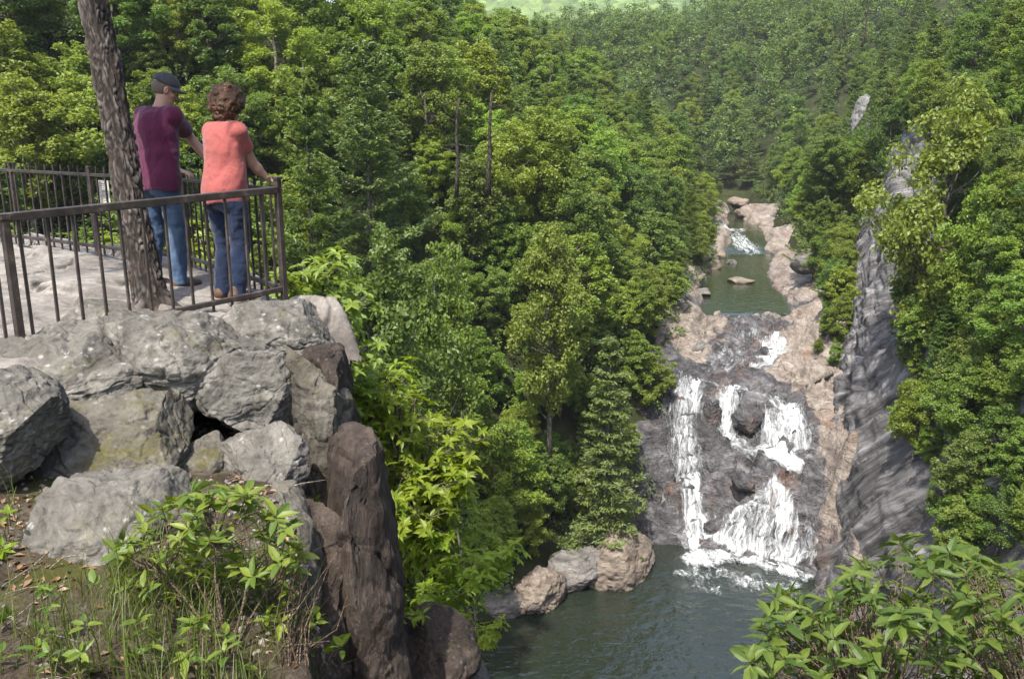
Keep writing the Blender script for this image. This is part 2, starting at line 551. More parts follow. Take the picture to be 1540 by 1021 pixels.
M['grass'] = leaf_mat('grass_blade', (0.05, 0.085, 0.014), (0.14, 0.16, 0.04), 0.35)
M['litter'] = leaf_mat('dead_leaf', (0.06, 0.035, 0.018), (0.24, 0.15, 0.08), 0.1)


def simple(name, col, rough=0.7, spec=0.3, nscale=0, namt=0.3, bscale=0, bd=0.003, bs=0.4, **ex):
    k = NT(name)
    c = (*col, 1)
    nn = None
    if nscale:
        f = k.noise(k.coord(), nscale, 5, 0.6)
        c = k.mix(namt, c, k.ramp(f, [(0.3, 0.3), (0.7, 1.6)]), 'MULTIPLY')
    if bscale:
        nn = k.bump(k.noise(k.coord(), bscale, 5, 0.6), bs, bd)
    return k.done(k.principled(c if hasattr(c, 'is_output') else col, rough, nn, spec, **ex))


k = NT('weathered_iron')
n1 = k.noise(k.coord(), 9.0, 8, 0.7)
c = k.ramp(n1, [(0.35, (0.030, 0.024, 0.021)), (0.55, (0.062, 0.05, 0.044)), (0.7, (0.15, 0.115, 0.095))])
M['iron'] = k.done(k.principled(c, 0.5, k.bump(n1, 0.3, 0.004), spec=0.5, Metallic=0.35))
# ------------------------------------------------------------------ terrain
_yk = np.array([-20, 40, 55, 64, 67, 73.4, 84, 90, 100, 112, 130, 160, 193, 237, 260, 300])
_L = np.array([-26, -14, -8, -2.5, -.6, 5, 13.4, 17.5, 21, 24.5, 29, 38.5, 47, 57, 50, 20])
_R = np.array([24, 26, 27.5, 28.5, 28.7, 29.3, 31, 34, 38, 40, 45, 51, 57, 66, 64, 40])
_zy = np.array([-20, 80, 86, 90, 95, 112, 160, 193, 237, 300])
_zz = np.array([-40, -40, -37, -31, -27, -23.2, -22.8, -20.8, -18.8, -18])


def chan(y):
    return np.interp(y, _yk, _L), np.interp(y, _yk, _R), np.interp(y, _zy, _zz)


def G(x, y):
    x, y = np.broadcast_arrays(np.asarray(x, float), np.asarray(y, float))
    L, Rr, z = chan(y)
    n = fbm(v3(x / 30, y / 30), 4, 3)
    dl = np.maximum(0, L - x)
    gl = z + np.minimum(dl, 3) * 0.9 + 0.68 * np.maximum(0, dl - 3) + n * 4 * sstep(2, 20, dl)
    gl = smin(gl, 15 + n * 6 + 0 * gl, 8)
    dr = np.maximum(0, x - Rr)
    sl = np.interp(y, [60, 112, 140, 200, 260], [2.3, 2.2, 1.5, 1.0, 0.8])
    top = np.interp(y, [60, 112, 200], [38, 25, 22])
    gr = z + np.minimum(dr * sl, top + (dr - top / sl) * 0.6) + n * 3 * sstep(3, 20, dr)
    yy = y - 250 - 0.15 * (x - 60)
    gf = -19 + 0.52 * np.maximum(0, yy) + n * 6 * sstep(0, 40, yy)
    cap = 31 + 0.16 * (x - 30) + 0.45 * np.maximum(0, x - 95) + n * 4
    gf = smin(gf, cap, 10)
    chn = z + 0 * x
    g = np.where(y > 240, smax(smax(gl, gr, 2), gf, 4), np.where(dl > 0, gl, gr))
    d = np.hypot(np.maximum(0, y - 5), np.maximum(0, x - 1.5))
    gn = -6 - 1.25 * d + n * 2
    g = np.where(y < 75, smax(g, gn, 3), g)
    inside = (dl <= 0) & (dr <= 0) & (y < 245)
    return np.where(inside, np.maximum(np.minimum(chn, g), np.where(y < 60, gn, -99)), g)


def Gmesh(x, y):
    L, Rr, z = chan(y)
    e = np.minimum(x - L, Rr - x)
    w = sstep(-1.5, 3.0, e) * (y < 246)
    return G(x, y) - 0.8 - 9 * w - 4.5 * sstep(0, 4, x - Rr) * (y < 150) * (x < Rr + 22)


def sheet(name, xs, ys, f, mat, smooth=True):
    X, Y = np.meshgrid(xs, ys, indexing='ij')
    Z = f(X, Y)
    return mesh_arrays(name, v3(X, Y, Z).reshape(-1, 3), grid_faces(len(xs), len(ys)), None, mat, smooth)


xs = np.concatenate([np.linspace(-420, -90, 40)[:-1], np.linspace(-90, 130, 150)[:-1], np.linspace(130, 900, 70)])
ys = np.concatenate([np.linspace(-120, -8, 20)[:-1], np.linspace(-8, 260, 180)[:-1], np.linspace(260, 760, 70)])
o = link('terrain', sheet('terrain', xs, ys, Gmesh, M['floor']))
tag(o, 'dark forest floor of the gorge slopes under the trees', 'terrain', kind='structure')

# distant wooded ridge closing the valley
xs = np.linspace(-1500, 1900, 240)
ys = np.linspace(820, 2100, 110)


def ridge(x, y):
    n = fbm(v3(x / 260, y / 260), 5, 9)
    h = -20 + 270 * np.exp(-((y - 1550) / 330) ** 2) * (0.92 + 0.00009 * (x - 100)) + 40 * n
    h = h * (1 - 0.035 * np.exp(-((x + 20) / 90) ** 2))
    return h + 9 * np.abs(noise(v3(x / 22, y / 22), 4))


o = link('distant_hills', sheet('distant_hills', xs, ys, ridge, M['canopy']))
tag(o, 'hazy wooded ridge closing the valley at the top of the photo', 'hills', kind='structure')

# ------------------------------------------------------------------ river bed (height field through measured points)
cp = []
for px, py, z in [
    (1000, 790, -40.3), (1030, 815, -40.3), (1060, 830, -40.3), (1110, 838, -40.3), (1160, 850, -40.3), (1220, 866, -40.2),
    (1000, 850, -42), (1100, 900, -43), (1200, 950, -43), (1240, 930, -40.5),
    (1030, 650, -30.6), (1035, 720, -34.1), (1040, 780, -37.3), (1050, 575, -26.3), (1020, 590, -27),
    (995, 650, -30.4), (985, 720, -34.6), (978, 775, -38.6), (1012, 720, -33.8),
    (1075, 590, -27.1), (1070, 640, -29.6), (1065, 700, -33.0), (1110, 742, -35.8), (1080, 790, -38.4), (1060, 780, -37.6),
    (1100, 700, -32.9), (1130, 712, -33.2),
    (1092, 593, -27.2), (1094, 662, -31.6), (1110, 600, -27.4),
    (1140, 622, -28.5), (1142, 668, -31.5), (1175, 636, -29.0), (1178, 680, -31.7), (1205, 652, -29.5), (1212, 694, -32.0),
    (1115, 615, -28.0), (1118, 672, -31.6), (1150, 602, -27.5), (1200, 627, -28.4), (1222, 655, -29.4),
    (1120, 690, -32.2), (1160, 705, -32.6), (1210, 708, -32.4),
    (1130, 722, -33.5), (1160, 728, -33.5), (1200, 735, -33.7),
    (1155, 742, -34.3), (1140, 790, -37.2), (1100, 812, -38.8), (1185, 785, -36.7), (1210, 800, -37.4),
    (1240, 870, -39.3), (1238, 780, -36.3), (1228, 705, -32.0), (1240, 640, -29), (1252, 700, -31), (1262, 780, -34.6),
    (1200, 580, -26.4), (1180, 562, -26), (1245, 560, -25), (1215, 520, -24.4),
    (1060, 550, -25.8), (1100, 520, -24.8), (1140, 550, -25.8), (1160, 520, -24.9), (1160, 482, -23.35), (1080, 477, -23.1),
    (1120, 482, -23.25), (1060, 500, -23.4), (1190, 480, -22.7), (1220, 490, -21.8), (1030, 540, -25.4), (1040, 510, -23.2),
    (1045, 480, -22.3), (1048, 430, -22.2), (1060, 402, -22.3), (1072, 380, -22.0), (1082, 352, -21.0), (1090, 320, -19.2), (1098, 308, -18.6),
    (1195, 465, -22.4), (1180, 440, -22.4), (1152, 418, -22.5), (1215, 440, -21.0), (1235, 470, -20.6), (1225, 420, -19.6),
    (1185, 400, -21.6), (1205, 380, -20.4), (1165, 372, -21.6), (1195, 350, -19.0), (1152, 347, -20.9), (1150, 330, -19.3),
    (1122, 322, -19.6), (1155, 310, -17.5), (1115, 308, -18.6), (1110, 352, -21.2), (1125, 360, -21.3), (1105, 335, -20.2),
    (1280, 800, -33), (1275, 640, -26),
]:
    cp.append(PZ(px, py, z))
cp = [tuple(c) for c in cp]
for y, x, z in [(114, 31, -24.2), (122, 33, -24.6), (140, 38, -24.6), (155, 43, -24.4), (168, 46.5, -23.6), (60, 10, -45), (70, 15, -45), (75, 20, -44),
                (250, 60, -20.5), (250, 72, -18), (215, 70, -14), (180, 62, -15), (150, 56, -14), (240, 61, -20), (225, 57, -19.8)]:
    cp.append((x, y, z))
for y in (84, 87, 96, 105, 120, 140, 160, 180, 200, 220, 240):
    L = np.interp(y, _yk, _L)
    cp.append((L - 5, y, float(G(L - 5, y)) + 0.3))
cp = np.array(cp)


def rbf_fit(c, smooth=0.15):
    d = np.hypot(c[:, None, 0] - c[None, :, 0], c[:, None, 1] - c[None, :, 1])
    n = len(c)
    A = np.zeros((n + 3, n + 3))
    A[:n, :n] = -d + np.eye(n) * smooth
    A[:n, n] = 1
    A[:n, n + 1:] = c[:, :2]
    A[n:, :n] = A[:n, n:].T
    b = np.zeros(n + 3)
    b[:n] = c[:, 2]
    return np.linalg.solve(A, b)


_w = rbf_fit(cp)


def Hbase(x, y):
    x, y = np.broadcast_arrays(np.asarray(x, float), np.asarray(y, float))
    sh = x.shape
    x, y = x.ravel(), y.ravel()
    r = np.empty_like(x)
    for a in range(0, len(x), 20000):
        xx, yy = x[a:a + 20000], y[a:a + 20000]
        d = np.hypot(xx[:, None] - cp[None, :, 0], yy[:, None] - cp[None, :, 1])
        r[a:a + 20000] = -d @ _w[:-3] + _w[-3] + _w[-2] * xx + _w[-1] * yy
    return r.reshape(sh)


_pl = np.array([PZ(a, b, z)[:2] for a, b, z in [(1060, 471, -22.9), (1052, 440, -22.9), (1060, 420, -22.9), (1074, 400, -22.9), (1086, 384, -22.9),
                (1096, 372, -22.8), (1098, 360, -22.1), (1092, 345, -21.3), (1090, 330, -20.4), (1092, 316, -19.7)]])
_pr = np.array([PZ(a, b, z)[:2] for a, b, z in [(1188, 468, -22.9), (1182, 447, -22.9), (1156, 428, -22.9), (1148, 404, -22.9), (1158, 386, -22.9),
                (1154, 372, -22.8), (1152, 360, -22.1), (1140, 345, -21.3), (1120, 330, -20.4), (1112, 316, -19.7)]])


def dam_y(x):
    return 112.7 + 1.5 * noise(v3(x / 2.6, 0 * x, 0 * x + 3.3), 88) + 0.5 * noise(v3(x / 0.8, 0 * x), 89)


def zwater(y):
    return np.interp(y, [172, 178, 186, 196, 214, 228, 250], [-22.85, -22.1, -21.5, -21.0, -20.4, -19.8, -19.2])


def carve(x, y, b):
    l = np.interp(y, _pl[:, 1], _pl[:, 0])
    r = np.interp(y, _pr[:, 1], _pr[:, 0])
    n = 0.9 * noise(v3(x / 3, y / 3), 14)
    e = np.minimum(x - l, r - x) + n
    f = sstep(-1.2, 1.4, e) * sstep(-0.3, 2.0, y - dam_y(x))
    zw = zwater(y)
    return np.where(y > 111, b + (np.minimum(b, zw - 0.9) - b) * f + np.maximum(0, zw + 0.10 + 0.3 * n - b) * (1 - f) * sstep(-1.5, 0.3, y - dam_y(x)), b)


def Hrock(x, y):
    b = Hbase(x, y)
    b = carve(x, y, b)
    # foliated rock: ridges that run down to the right, broken by joints
    a = math.radians(35)
    q = v3((x * math.cos(a) + y * math.sin(a)) / 5.0, (-x * math.sin(a) + y * math.cos(a)) / 1.5, b / 2.5)
    n = ridged(q, 4, 5) * 0.62 + fbm(v3(x / 1.1, y / 1.1, b / 1.1), 3, 8) * 0.25
    st = b / 1.7 + 0.9 * noise(v3(x / 3.5, y / 3.5), 2) + 0.12 * (x - y)
    f = st - np.floor(st)
    step = (sstep(0.34, 0.66, f) - f) * 1.0
    bl, cid = worley(v3((x * 0.85 + y * 0.5) / 3.6, (y * 0.85 - x * 0.5) / 2.0, b / 1.9) + 0.35 * v3(noise(v3(x / 2, y / 2), 61), noise(v3(x / 2, y / 2), 62)))
    n = n + (cid - 0.5) * 1.1 - 0.85 * sstep(0.13, 0.0, bl)
    pool = sstep(0.1, -0.7, b - zwater(y)) * (y > 113)
    up_ = 1 - 0.68 * sstep(110, 118, y)
    return b + (n * 0.85 + step) * (1 - 0.85 * pool) * up_


def cast(px, py, f, d0=40, d1=300, step=0.25):
    """where the sight line through a pixel meets a height field"""
    r = ray(px, py)
    t = np.arange(d0, d1, step)
    p = CAM + r[None] * t[:, None]
    below = p[:, 2] < f(p[:, 0], p[:, 1])
    i = np.argmax(below)
    return p[i] if below.any() else p[-1]


xs = np.arange(2, 74, 0.25)
ys = np.concatenate([np.arange(58, 116, 0.18), np.arange(116, 252, 0.45)])
X, Y = np.meshgrid(xs, ys, indexing='ij')
HZ = Hrock(X, Y)
L, Rr, zz = chan(Y)
hz = np.where(X < L - 4.0, np.minimum(HZ, G(X, Y) - 1.2), HZ)
hz = np.where(X > Rr + 4.5, np.minimum(hz, G(X, Y) - 1.5), hz)
me = mesh_arrays('riverbed', v3(X, Y, hz).reshape(-1, 3), grid_faces(len(xs), len(ys)), None, M['river'], True)
# dry tan slabs of the right bank and the upper banks
u = (X - L) / np.maximum(Rr - L, 1)
_tl = np.array(sorted([(p[1], p[0]) for p in [cast(a, b, Hbase) for a, b in [(1190, 482), (1182, 510), (1158, 555), (1165, 578), (1205, 596), (1232, 640), (1224, 700), (1228, 760), (1240, 865)]]]))
nz_ = noise(v3(X / 3, Y / 3), 6) + 0.5 * noise(v3(X / 0.9, Y / 0.9), 7)
tanv = sstep(-1.0, 1.0, X - np.interp(Y, _tl[:, 0], _tl[:, 1]) + 0.9 * nz_) * (Y < 116) * (0.95 - 0.30 * sstep(91, 85, Y))
tanv = np.maximum(tanv, 0.85 * sstep(112, 122, Y) * (HZ > -22.7))
tanv = np.maximum(tanv, sstep(1.5, 0.4, np.abs(Y - 113.5)) * 0.5)
tanv = np.where((Y > 99) & (Y < 113), np.maximum(tanv, 0.85 * sstep(0.32, 0.10, u + 0.08 * nz_)), tanv)
fattr(me, 'tan', tanv)
tag(link('riverbed', me), 'dark stepped rock bed of the gorge river with tan dry slabs', 'riverbed', kind='structure')


# ------------------------------------------------------------------ water
def Flow(x, y):
    return Hbase(x, y)


def poly_sheet(name, xs, ys, z, mat):
    me = sheet(name, xs, ys, lambda x, y: np.full_like(x, z), mat)
    return link(name, me)


def waves(x, y):
    q = v3(x * 0.9 + y * 0.25, y * 1.25 - x * 0.2)
    far_ = sstep(95, 60, y) * 0.5 + 0.6
    return -40.0 + far_ * (0.060 * fbm(q * 0.75, 3, 91) + 0.032 * noise(q * 2.1, 92) + 0.05 * np.exp(-((np.hypot(x - 21, y - 80) - 0) / 9.0) ** 2) * noise(q * 2.8, 93))


o = link('pool_water', sheet('pool_water', np.concatenate([np.linspace(-60, -7, 12)[:-1], np.arange(-7, 33, 0.17), np.linspace(33, 46, 6)]),
                             np.concatenate([np.linspace(15, 46, 8)[:-1], np.arange(46, 95, 0.17)]), waves, M['pool']))
tag(o, 'dark green rippled plunge pool below the waterfalls', 'water', kind='structure')
xs_, t_ = np.linspace(22, 60, 220), np.concatenate([[-0.02, -0.008], np.linspace(0, 1, 40)])
X_, T_ = np.meshgrid(xs_, t_, indexing='ij')
D_ = dam_y(X_)
Y_ = D_ + T_ * (173 - D_)
Z_ = np.where(T_ < -0.015, -24.4, np.where(T_ < 0, -23.05, -22.85)) + 0.012 * noise(v3(X_ * 1.4, Y_ * 1.4), 4)
o = link('river_water', mesh_arrays('river_water', v3(X_, Y_, Z_).reshape(-1, 3), grid_faces(len(xs_), len(t_)), None, M['upper'], True))
tag(o, 'calm green upper pool above the falls', 'water', kind='structure')
# stepped rapids further upstream
V, Q = [], []
yy = np.linspace(172, 250, 80)
for y in yy:
    l, r_, _ = chan(y)
    zz = float(zwater(y))
    for f in np.linspace(-0.1, 0.9, 12):
        V.append((l + (r_ - l) * f, y, zz))
me = mesh_arrays('rapids_water', V, grid_faces(80, 12), None, M['upper'], True)
tag(link('rapids_water', me), 'narrow green river rapids upstream where the gorge bends', 'water', kind='structure')


def ribbon(name, label, pts, off=0.24, nu=26, dv=0.16, edge_soft=0.7, bias=0.0, surf=None):
    """sheet of white water draped over the rock; pts = (px, py, half width, density)"""
    surf = surf or (lambda x, y: 0.5 * Hbase(x, y) + 0.5 * Hrock(x, y))
    C = np.array([cast(p[0], p[1], Hbase) for p in pts])
    hw = np.array([p[2] for p in pts])
    dn = np.array([p[3] for p in pts])
    L = np.concatenate([[0], np.cumsum(np.linalg.norm(np.diff(C, axis=0), axis=1))])
    n = max(8, int(L[-1] / dv))
    s = np.linspace(0, L[-1], n)
    c = np.stack([np.interp(s, L, C[:, i]) for i in range(2)], -1)
    hw, dn = np.interp(s, L, hw), np.interp(s, L, dn)
    t = np.gradient(c, axis=0)
    kk = np.ones(9) / 9
    for i in range(2):
        t[:, i] = np.convolve(np.pad(t[:, i], 4, 'edge'), kk, 'valid')
    t = nrm(t)
    side = np.stack([t[:, 1], -t[:, 0]], -1)
    f = np.linspace(-1, 1, nu)
    XY = c[:, None] + side[:, None] * (f[None, :, None] * hw[:, None, None])
    x, y = XY[..., 0], XY[..., 1]
    z = surf(x, y)
    e = 0.12
    gx = (surf(x + e, y) - z) / e
    gy = (surf(x, y + e) - z) / e
    N = nrm(np.stack([-gx, -gy, np.ones_like(z)], -1))
    nz = noise(v3(x * 1.2, y * 1.2, z * 0.5), 21)
    p = np.stack([x, y, z], -1) + N * (off + 0.14 * np.abs(nz))[..., None]
    # smooth the sheet a little along the flow so it falls over joints rather than into them
    for _ in range(2):
        p[1:-1] = (p[:-2] + 2 * p[1:-1] + p[2:]) / 4
    p = p + N * 0.05
    seg = np.concatenate([[0], np.cumsum(np.linalg.norm(np.diff(p[:, nu // 2], axis=0), axis=1))])
    uv = np.stack(np.broadcast_arrays(f[None] * hw[:, None], seg[:, None]), -1)
    ed = np.minimum(1 - np.abs(f)[None], edge_soft) / edge_soft
    ends = np.minimum(1, np.minimum(s, L[-1] - s) / 0.5)
    ed = np.minimum(ed, ends[:, None])
    edge = (ed - 1) * 0.75 + (dn[:, None] - 0.10) * ed + bias
    me = mesh_arrays(name, p.reshape(-1, 3), grid_faces(n, nu), None, M['white'], True, uv.reshape(-1, 2))
    fattr(me, 'edge', edge)
    return tag(link(name, me), label, 'waterfall', kind='structure')


ribbon('waterfall', 'tall white chute dropping down the left side of the dark rock',
       [(1042, 570, 2.18, 0.57), (1030, 600, 2.69, 0.64), (1026, 640, 2.69, 0.52), (1030, 690, 2.52, 0.52), (1038, 740, 2.35, 0.64), (1046, 790, 2.35, 0.77), (1056, 832, 3.19, 1.02)])
ribbon('waterfall', 'small white fall in the middle dropping into the shelf',
       [(1092, 584, 1.78, 0.62), (1092, 600, 1.98, 0.77), (1093, 630, 1.98, 0.77), (1092, 664, 2.18, 0.87)])
ribbon('waterfall', 'broad white curtain fall at the right above the foaming shelf',
       [(1172, 612, 3.81, 0.40), (1174, 634, 4.03, 0.70), (1178, 660, 4.03, 0.74), (1182, 694, 3.92, 0.86)])
ribbon('waterfall', 'foaming water sliding across the middle shelf',
       [(1094, 664, 1.00, 0.60), (1115, 676, 1.38, 0.35), (1145, 686, 2.12, 0.65), (1175, 695, 2.38, 0.90), (1212, 704, 1.38, 0.80)], off=0.3)
ribbon('waterfall', 'wide fan of white water spreading into the plunge pool',
       [(1150, 722, 1.2, .4), (1156, 742, 2.2, .6), (1154, 765, 4.4, .55), (1148, 795, 6.2, .5), (1142, 820, 7.2, .55), (1138, 842, 7.6, .85)], surf=lambda x, y: 0.55 * Hbase(x, y) + 0.45 * Hrock(x, y) + 0.3 * fbm(v3(x / 1.6, y / 1.6), 3, 77), off=0.4, edge_soft=0.4)
ribbon('waterfall', 'thin white line of water running along the upper ledge',
       [(1045, 575, 0.52, 0.62), (1075, 579, 0.60, 0.32), (1110, 590, 0.75, 0.62), (1135, 597, 0.60, 0.22), (1158, 604, 0.90, 0.57), (1180, 614, 1.05, 0.62), (1205, 626, 0.75, 0.47)], off=0.2)
ribbon('waterfall', 'white chute on the right of the dark slab below the upper pool',
       [(1158, 506, 1.80, 0.50), (1160, 520, 2.70, 0.75), (1164, 536, 3.15, 0.80), (1152, 550, 2.40, 0.60), (1128, 560, 1.50, 0.35)], off=0.25)
ribbon('waterfall', 'thin film of water over the dark slab below the upper pool',
       [(1125, 484, 3.17, 0.12), (1115, 510, 3.43, 0.20), (1100, 540, 3.70, 0.15), (1075, 565, 3.43, 0.22)], off=0.12)
ribbon('waterfall', 'white rapids entering the upper pool from upstream',
       [(1112, 340, 2.4, .5), (1108, 348, 2.88, 0.32), (1112, 358, 3.84, 0.52), (1122, 366, 4.32, 0.67), (1130, 376, 3.84, 0.37), (1125, 390, 3.12, 0.02)], off=0.12, surf=lambda x, y: np.maximum(Hrock(x, y), zwater(y)))
ribbon('waterfall', 'far white rapids at the river bend',
       [(1098, 336, 2.40, 0.32), (1092, 343, 2.64, 0.72), (1100, 346, 2.40, 0.32)], off=0.12, surf=lambda x, y: np.maximum(Hrock(x, y), zwater(y)))

for lb, pts in [
    ('wispy film of water on the dark rock left of the tall chute', [(1008, 600, .7, .1), (1004, 650, .8, .05), (1002, 720, .8, .1), (1000, 775, .8, .2)]),
    ('wispy water on the rock between the tall chute and the fan', [(1062, 735, .6, .0), (1070, 775, .9, .1), (1074, 815, 1.2, .3)]),
    ('thin veil of water at the right end of the curtain fall', [(1214, 640, .8, .2), (1219, 668, .8, .1), (1216, 700, .8, .2)]),
    ('thin side strand of water right of the wide fan', [(1196, 742, .6, .15), (1212, 780, .9, .2), (1222, 820, 1.0, .25), (1226, 858, 1.2, .5)]),
    ('wispy film of water over the lip above the wide fan', [(1190, 704, 1.2, .3), (1182, 720, 1.5, .05), (1172, 740, 1.2, .3)])]:
    ribbon('waterfall', lb, pts, off=0.3, edge_soft=0.9)

# foam lying on the plunge pool under the falls
def foam(name, label, line, w, dens, z=-39.93):
    C = np.array([PZ(px, py, z) for px, py in line])
    L = np.concatenate([[0], np.cumsum(np.linalg.norm(np.diff(C, axis=0), axis=1))])
    s = np.linspace(0, L[-1], 90)
    c = np.stack([np.interp(s, L, C[:, i]) for i in range(2)], -1)
    t = nrm(np.gradient(c, axis=0))
    side = np.stack([t[:, 1], -t[:, 0]], -1)
    f = np.linspace(-1, 1, 24)
    XY = c[:, None] + side[:, None] * (f[None, :, None] * w)
    hgt = z + 0.35 * np.maximum(0, noise(v3(XY[..., 0] * 1.5, XY[..., 1] * 1.5), 3)) * (1 - np.abs(f))[None]
    p = np.stack([XY[..., 0], XY[..., 1], hgt], -1)
    ed = np.minimum(1, (1 - np.abs(f)) / 0.7)[None] * np.minimum(1, np.minimum(s, L[-1] - s) / 0.8)[:, None]
    uv = np.stack([XY[..., 0] * 0.6, XY[..., 1] * 2], -1)
    me = mesh_arrays(name, p.reshape(-1, 3), grid_faces(90, 24), None, M['white'], True, uv.reshape(-1, 2))
    fattr(me, 'edge', (ed - 1) * 0.8 + dens * ed)
    tag(link(name, me), label, 'foam', kind='stuff')


foam('foam', 'white foam where the left chute meets the plunge pool', [(1030, 828), (1052, 842), (1080, 836), (1108, 828), (1130, 836)], 3.0, 0.7)
foam('foam', 'white foam line along the foot of the wide fan', [(1085, 826), (1120, 838), (1160, 850), (1200, 862), (1232, 872)], 2.2, 0.6)
foam('foam', 'thin scattered foam drifting over the plunge pool below the falls', [(1025, 850), (1060, 872), (1110, 870), (1170, 880), (1215, 890)], 4.2, 0.12)

# ------------------------------------------------------------------ right gorge wall
ST = [
    [(25, 30, -43), (32, 32, -22), (41, 34, 0), (54, 36, 9)],
    [(27.5, 60, -42), (32.5, 62, -26), (39, 65, -6), (52, 68, 6)],
    [(28.2, 73.0, -41.5), (32.6, 76.5, -29), (40, 82, -12), (50, 86, 3)],
    [(31.3, 81.6, -37), (35.2, 85.6, -26), (41, 92, -11), (48.5, 97, 2)],
    [(34.7, 89.8, -29.3), (37.2, 93.4, -23), (41.0, 99, -12), (47.0, 105.5, 1.5)],
    [(39.5, 99, -27), (42.0, 101, -20), (45.5, 105, -9), (50, 109, 2)],
    [(43, 118, -25), (47, 119, -17), (51, 121, -8), (57, 124, 3)],
    [(52, 150, -24), (57, 151, -15), (62, 153, -6), (70, 156, 5)],
    [(60, 185, -22), (66, 186, -13), (73, 188, -2), (82, 191, 10)],
]
ST = np.array(ST, float)
ns, nv = 520, 260
s = np.linspace(0, len(ST) - 1, ns)
v = np.linspace(0, 3, nv)


def crm(A, t):
    i = np.clip(np.floor(t).astype(int), 0, len(A) - 2)
    f = (t - i)
    f = f.reshape(f.shape + (1,) * (A.ndim - 1))
    a, b, c, d = A[np.clip(i - 1, 0, len(A) - 1)], A[i], A[i + 1], A[np.clip(i + 2, 0, len(A) - 1)]
    return 0.5 * (2 * b + (c - a) * f + (2 * a - 5 * b + 4 * c - d) * f ** 2 + (3 * b - a - 3 * c + d) * f ** 3)


S1 = crm(ST, s)
PW = np.stack([crm(S1[i], v) for i in range(ns)])
du = np.gradient(PW, axis=0)
dvv = np.gradient(PW, axis=1)
NW = nrm(np.cross(dvv, du))
NW = np.where((NW[..., :1] > 0), -NW, NW)
us = np.cumsum(np.linalg.norm(du, axis=-1), axis=0)[:, :1] + 0 * s[:, None]
vs = np.cumsum(np.linalg.norm(dvv, axis=-1), axis=1)
ca, sa = math.cos(-0.75), math.sin(-0.75)
uu = us * ca - vs * sa
vv = us * sa + vs * ca
q = v3(uu / 1.7, vv / 16.0, 0 * uu)
disp = ridged(q, 5, 31, 0.6) * 0.75 + fbm(v3(uu / 6, vv / 6, 0 * uu), 4, 35) * 1.5
fl = uu / 3.6 + 0.5 * fbm(v3(uu / 5, vv / 9, 0 * uu), 3, 36)
ff = fl - np.floor(fl)
disp = disp + (ff - 0.5) * 1.3
PW = PW + NW * (disp * 0.7)[..., None]
me = mesh_arrays('cliff_face', PW.reshape(-1, 3), grid_faces(ns, nv), None, M['cliff'], True,
                 np.stack(np.broadcast_arrays(us, vs), -1).reshape(-1, 2))
fattr(me, 'tan', sstep(9, 1.5, vs) * 0.75 + 0 * us)
tag(link('cliff_face', me), 'steep streaked grey rock wall on the right of the gorge', 'cliff', kind='structure')


def boulder(name, label, cat, c, dims, rot=(0, 0, 0), seed=0, cuts=9, rough=0.12, mat='rock', sub=6, group=None, parent=None, depth=0.78, fs=1.6, kind=None, box=2.5, frac=1.0, zs=1.0):
    bm = bmesh.new()
    bmesh.ops.create_icosphere(bm, subdivisions=sub, radius=1.0)
    V = np.array([v.co[:] for v in bm.verts])
    V = V / (np.abs(V) ** box).sum(1, keepdims=True) ** (1 / box)
    r = np.random.default_rng(seed)
    for _ in range(cuts):
        n = nrm(r.normal(size=3) * np.array([1, 1, .8]))
        d = r.uniform(depth - 0.16, depth + 0.14)
        e = V @ n - d
        V = V - n[None] * np.where(e > 0, e * 0.95, 0)[:, None]
    dims = np.asarray(dims, float)
    W = V * dims
    sc_ = float(np.mean(dims))
    Wn = W * np.array([1, 1, zs])
    n1 = fbm(Wn / sc_ * fs + seed * 3.1, 4, seed)
    n2 = ridged(Wn / sc_ * np.array([2.2, 2.2, 6.5]) + seed, 4, seed + 3)
    n3 = fbm(Wn / sc_ * 8 + seed * 3.1, 3, seed + 9)
    nn = nrm(V / dims)
    wp = 0.25 * np.stack([fbm(Wn / sc_ * 2.5 + k_, 2, seed + k_) for k_ in (1, 2, 3)], -1)
    be, ci = worley(Wn / sc_ * np.array([1.3, 1.3, 2.3]) + wp * 2 + seed * 1.7)
    be2, ci2 = worley(Wn / sc_ * np.array([3.2, 3.2, 5.0]) + wp * 3 + seed * 2.7)
    n2 = n2 + frac * ((ci - 0.5) * 1.3 - 1.3 * sstep(0.06, 0.0, be) + (ci2 - 0.5) * 0.3 - 0.3 * sstep(0.07, 0.0, be2))
    W = W + nn * (sc_ * rough * (n1 * 1.1 + n2 * 0.28 + n3 * 0.22))[:, None]
    W = W @ np.array(Euler(rot).to_matrix()).T
    F = np.array([[v.index for v in f.verts] for f in bm.faces])
    bm.free()
    me = mesh_arrays(name, W, None, F, M[mat], True)
    o = link(name, me, parent, c)
    if parent is None:
        tag(o, label, cat, group, kind)
    return o


# boulders standing along the water
boulder('river_boulder', 'pale angular boulder at the left shore of the plunge pool', 'boulder', tuple(PZ(806, 900, -39.6)), (3.3, 2.6, 2.6), (0.1, 0.35, 0.4), 21, 16, 0.2, 'river_boulder', 6, 'boulders on the left pool shore')
boulder('river_boulder', 'dark layered slab between the two pale shore boulders', 'boulder', tuple(PZ(864, 862, -39.3)), (3.7, 2.6, 2.3), (0.25, -0.4, 0.5), 5, 16, 0.16, 'river_boulder_grey', 6, 'boulders on the left pool shore')
boulder('river_boulder', 'large rounded tan boulder jutting into the pool', 'boulder', tuple(PZ(930, 852, -39.4)), (3.9, 3.2, 3.6), (-0.1, 0.4, 0.2), 33, 12, 0.14, 'river_boulder', 6, 'boulders on the left pool shore')
boulder('river_boulder', 'dark wet rock under the trees left of the pale boulder', 'boulder', tuple(PZ(735, 905, -39.6)), (3.0, 2.4, 1.6), (0, 0.1, 0), 8, 9, 0.15, 'river_boulder_grey', 6, 'boulders on the left pool shore')
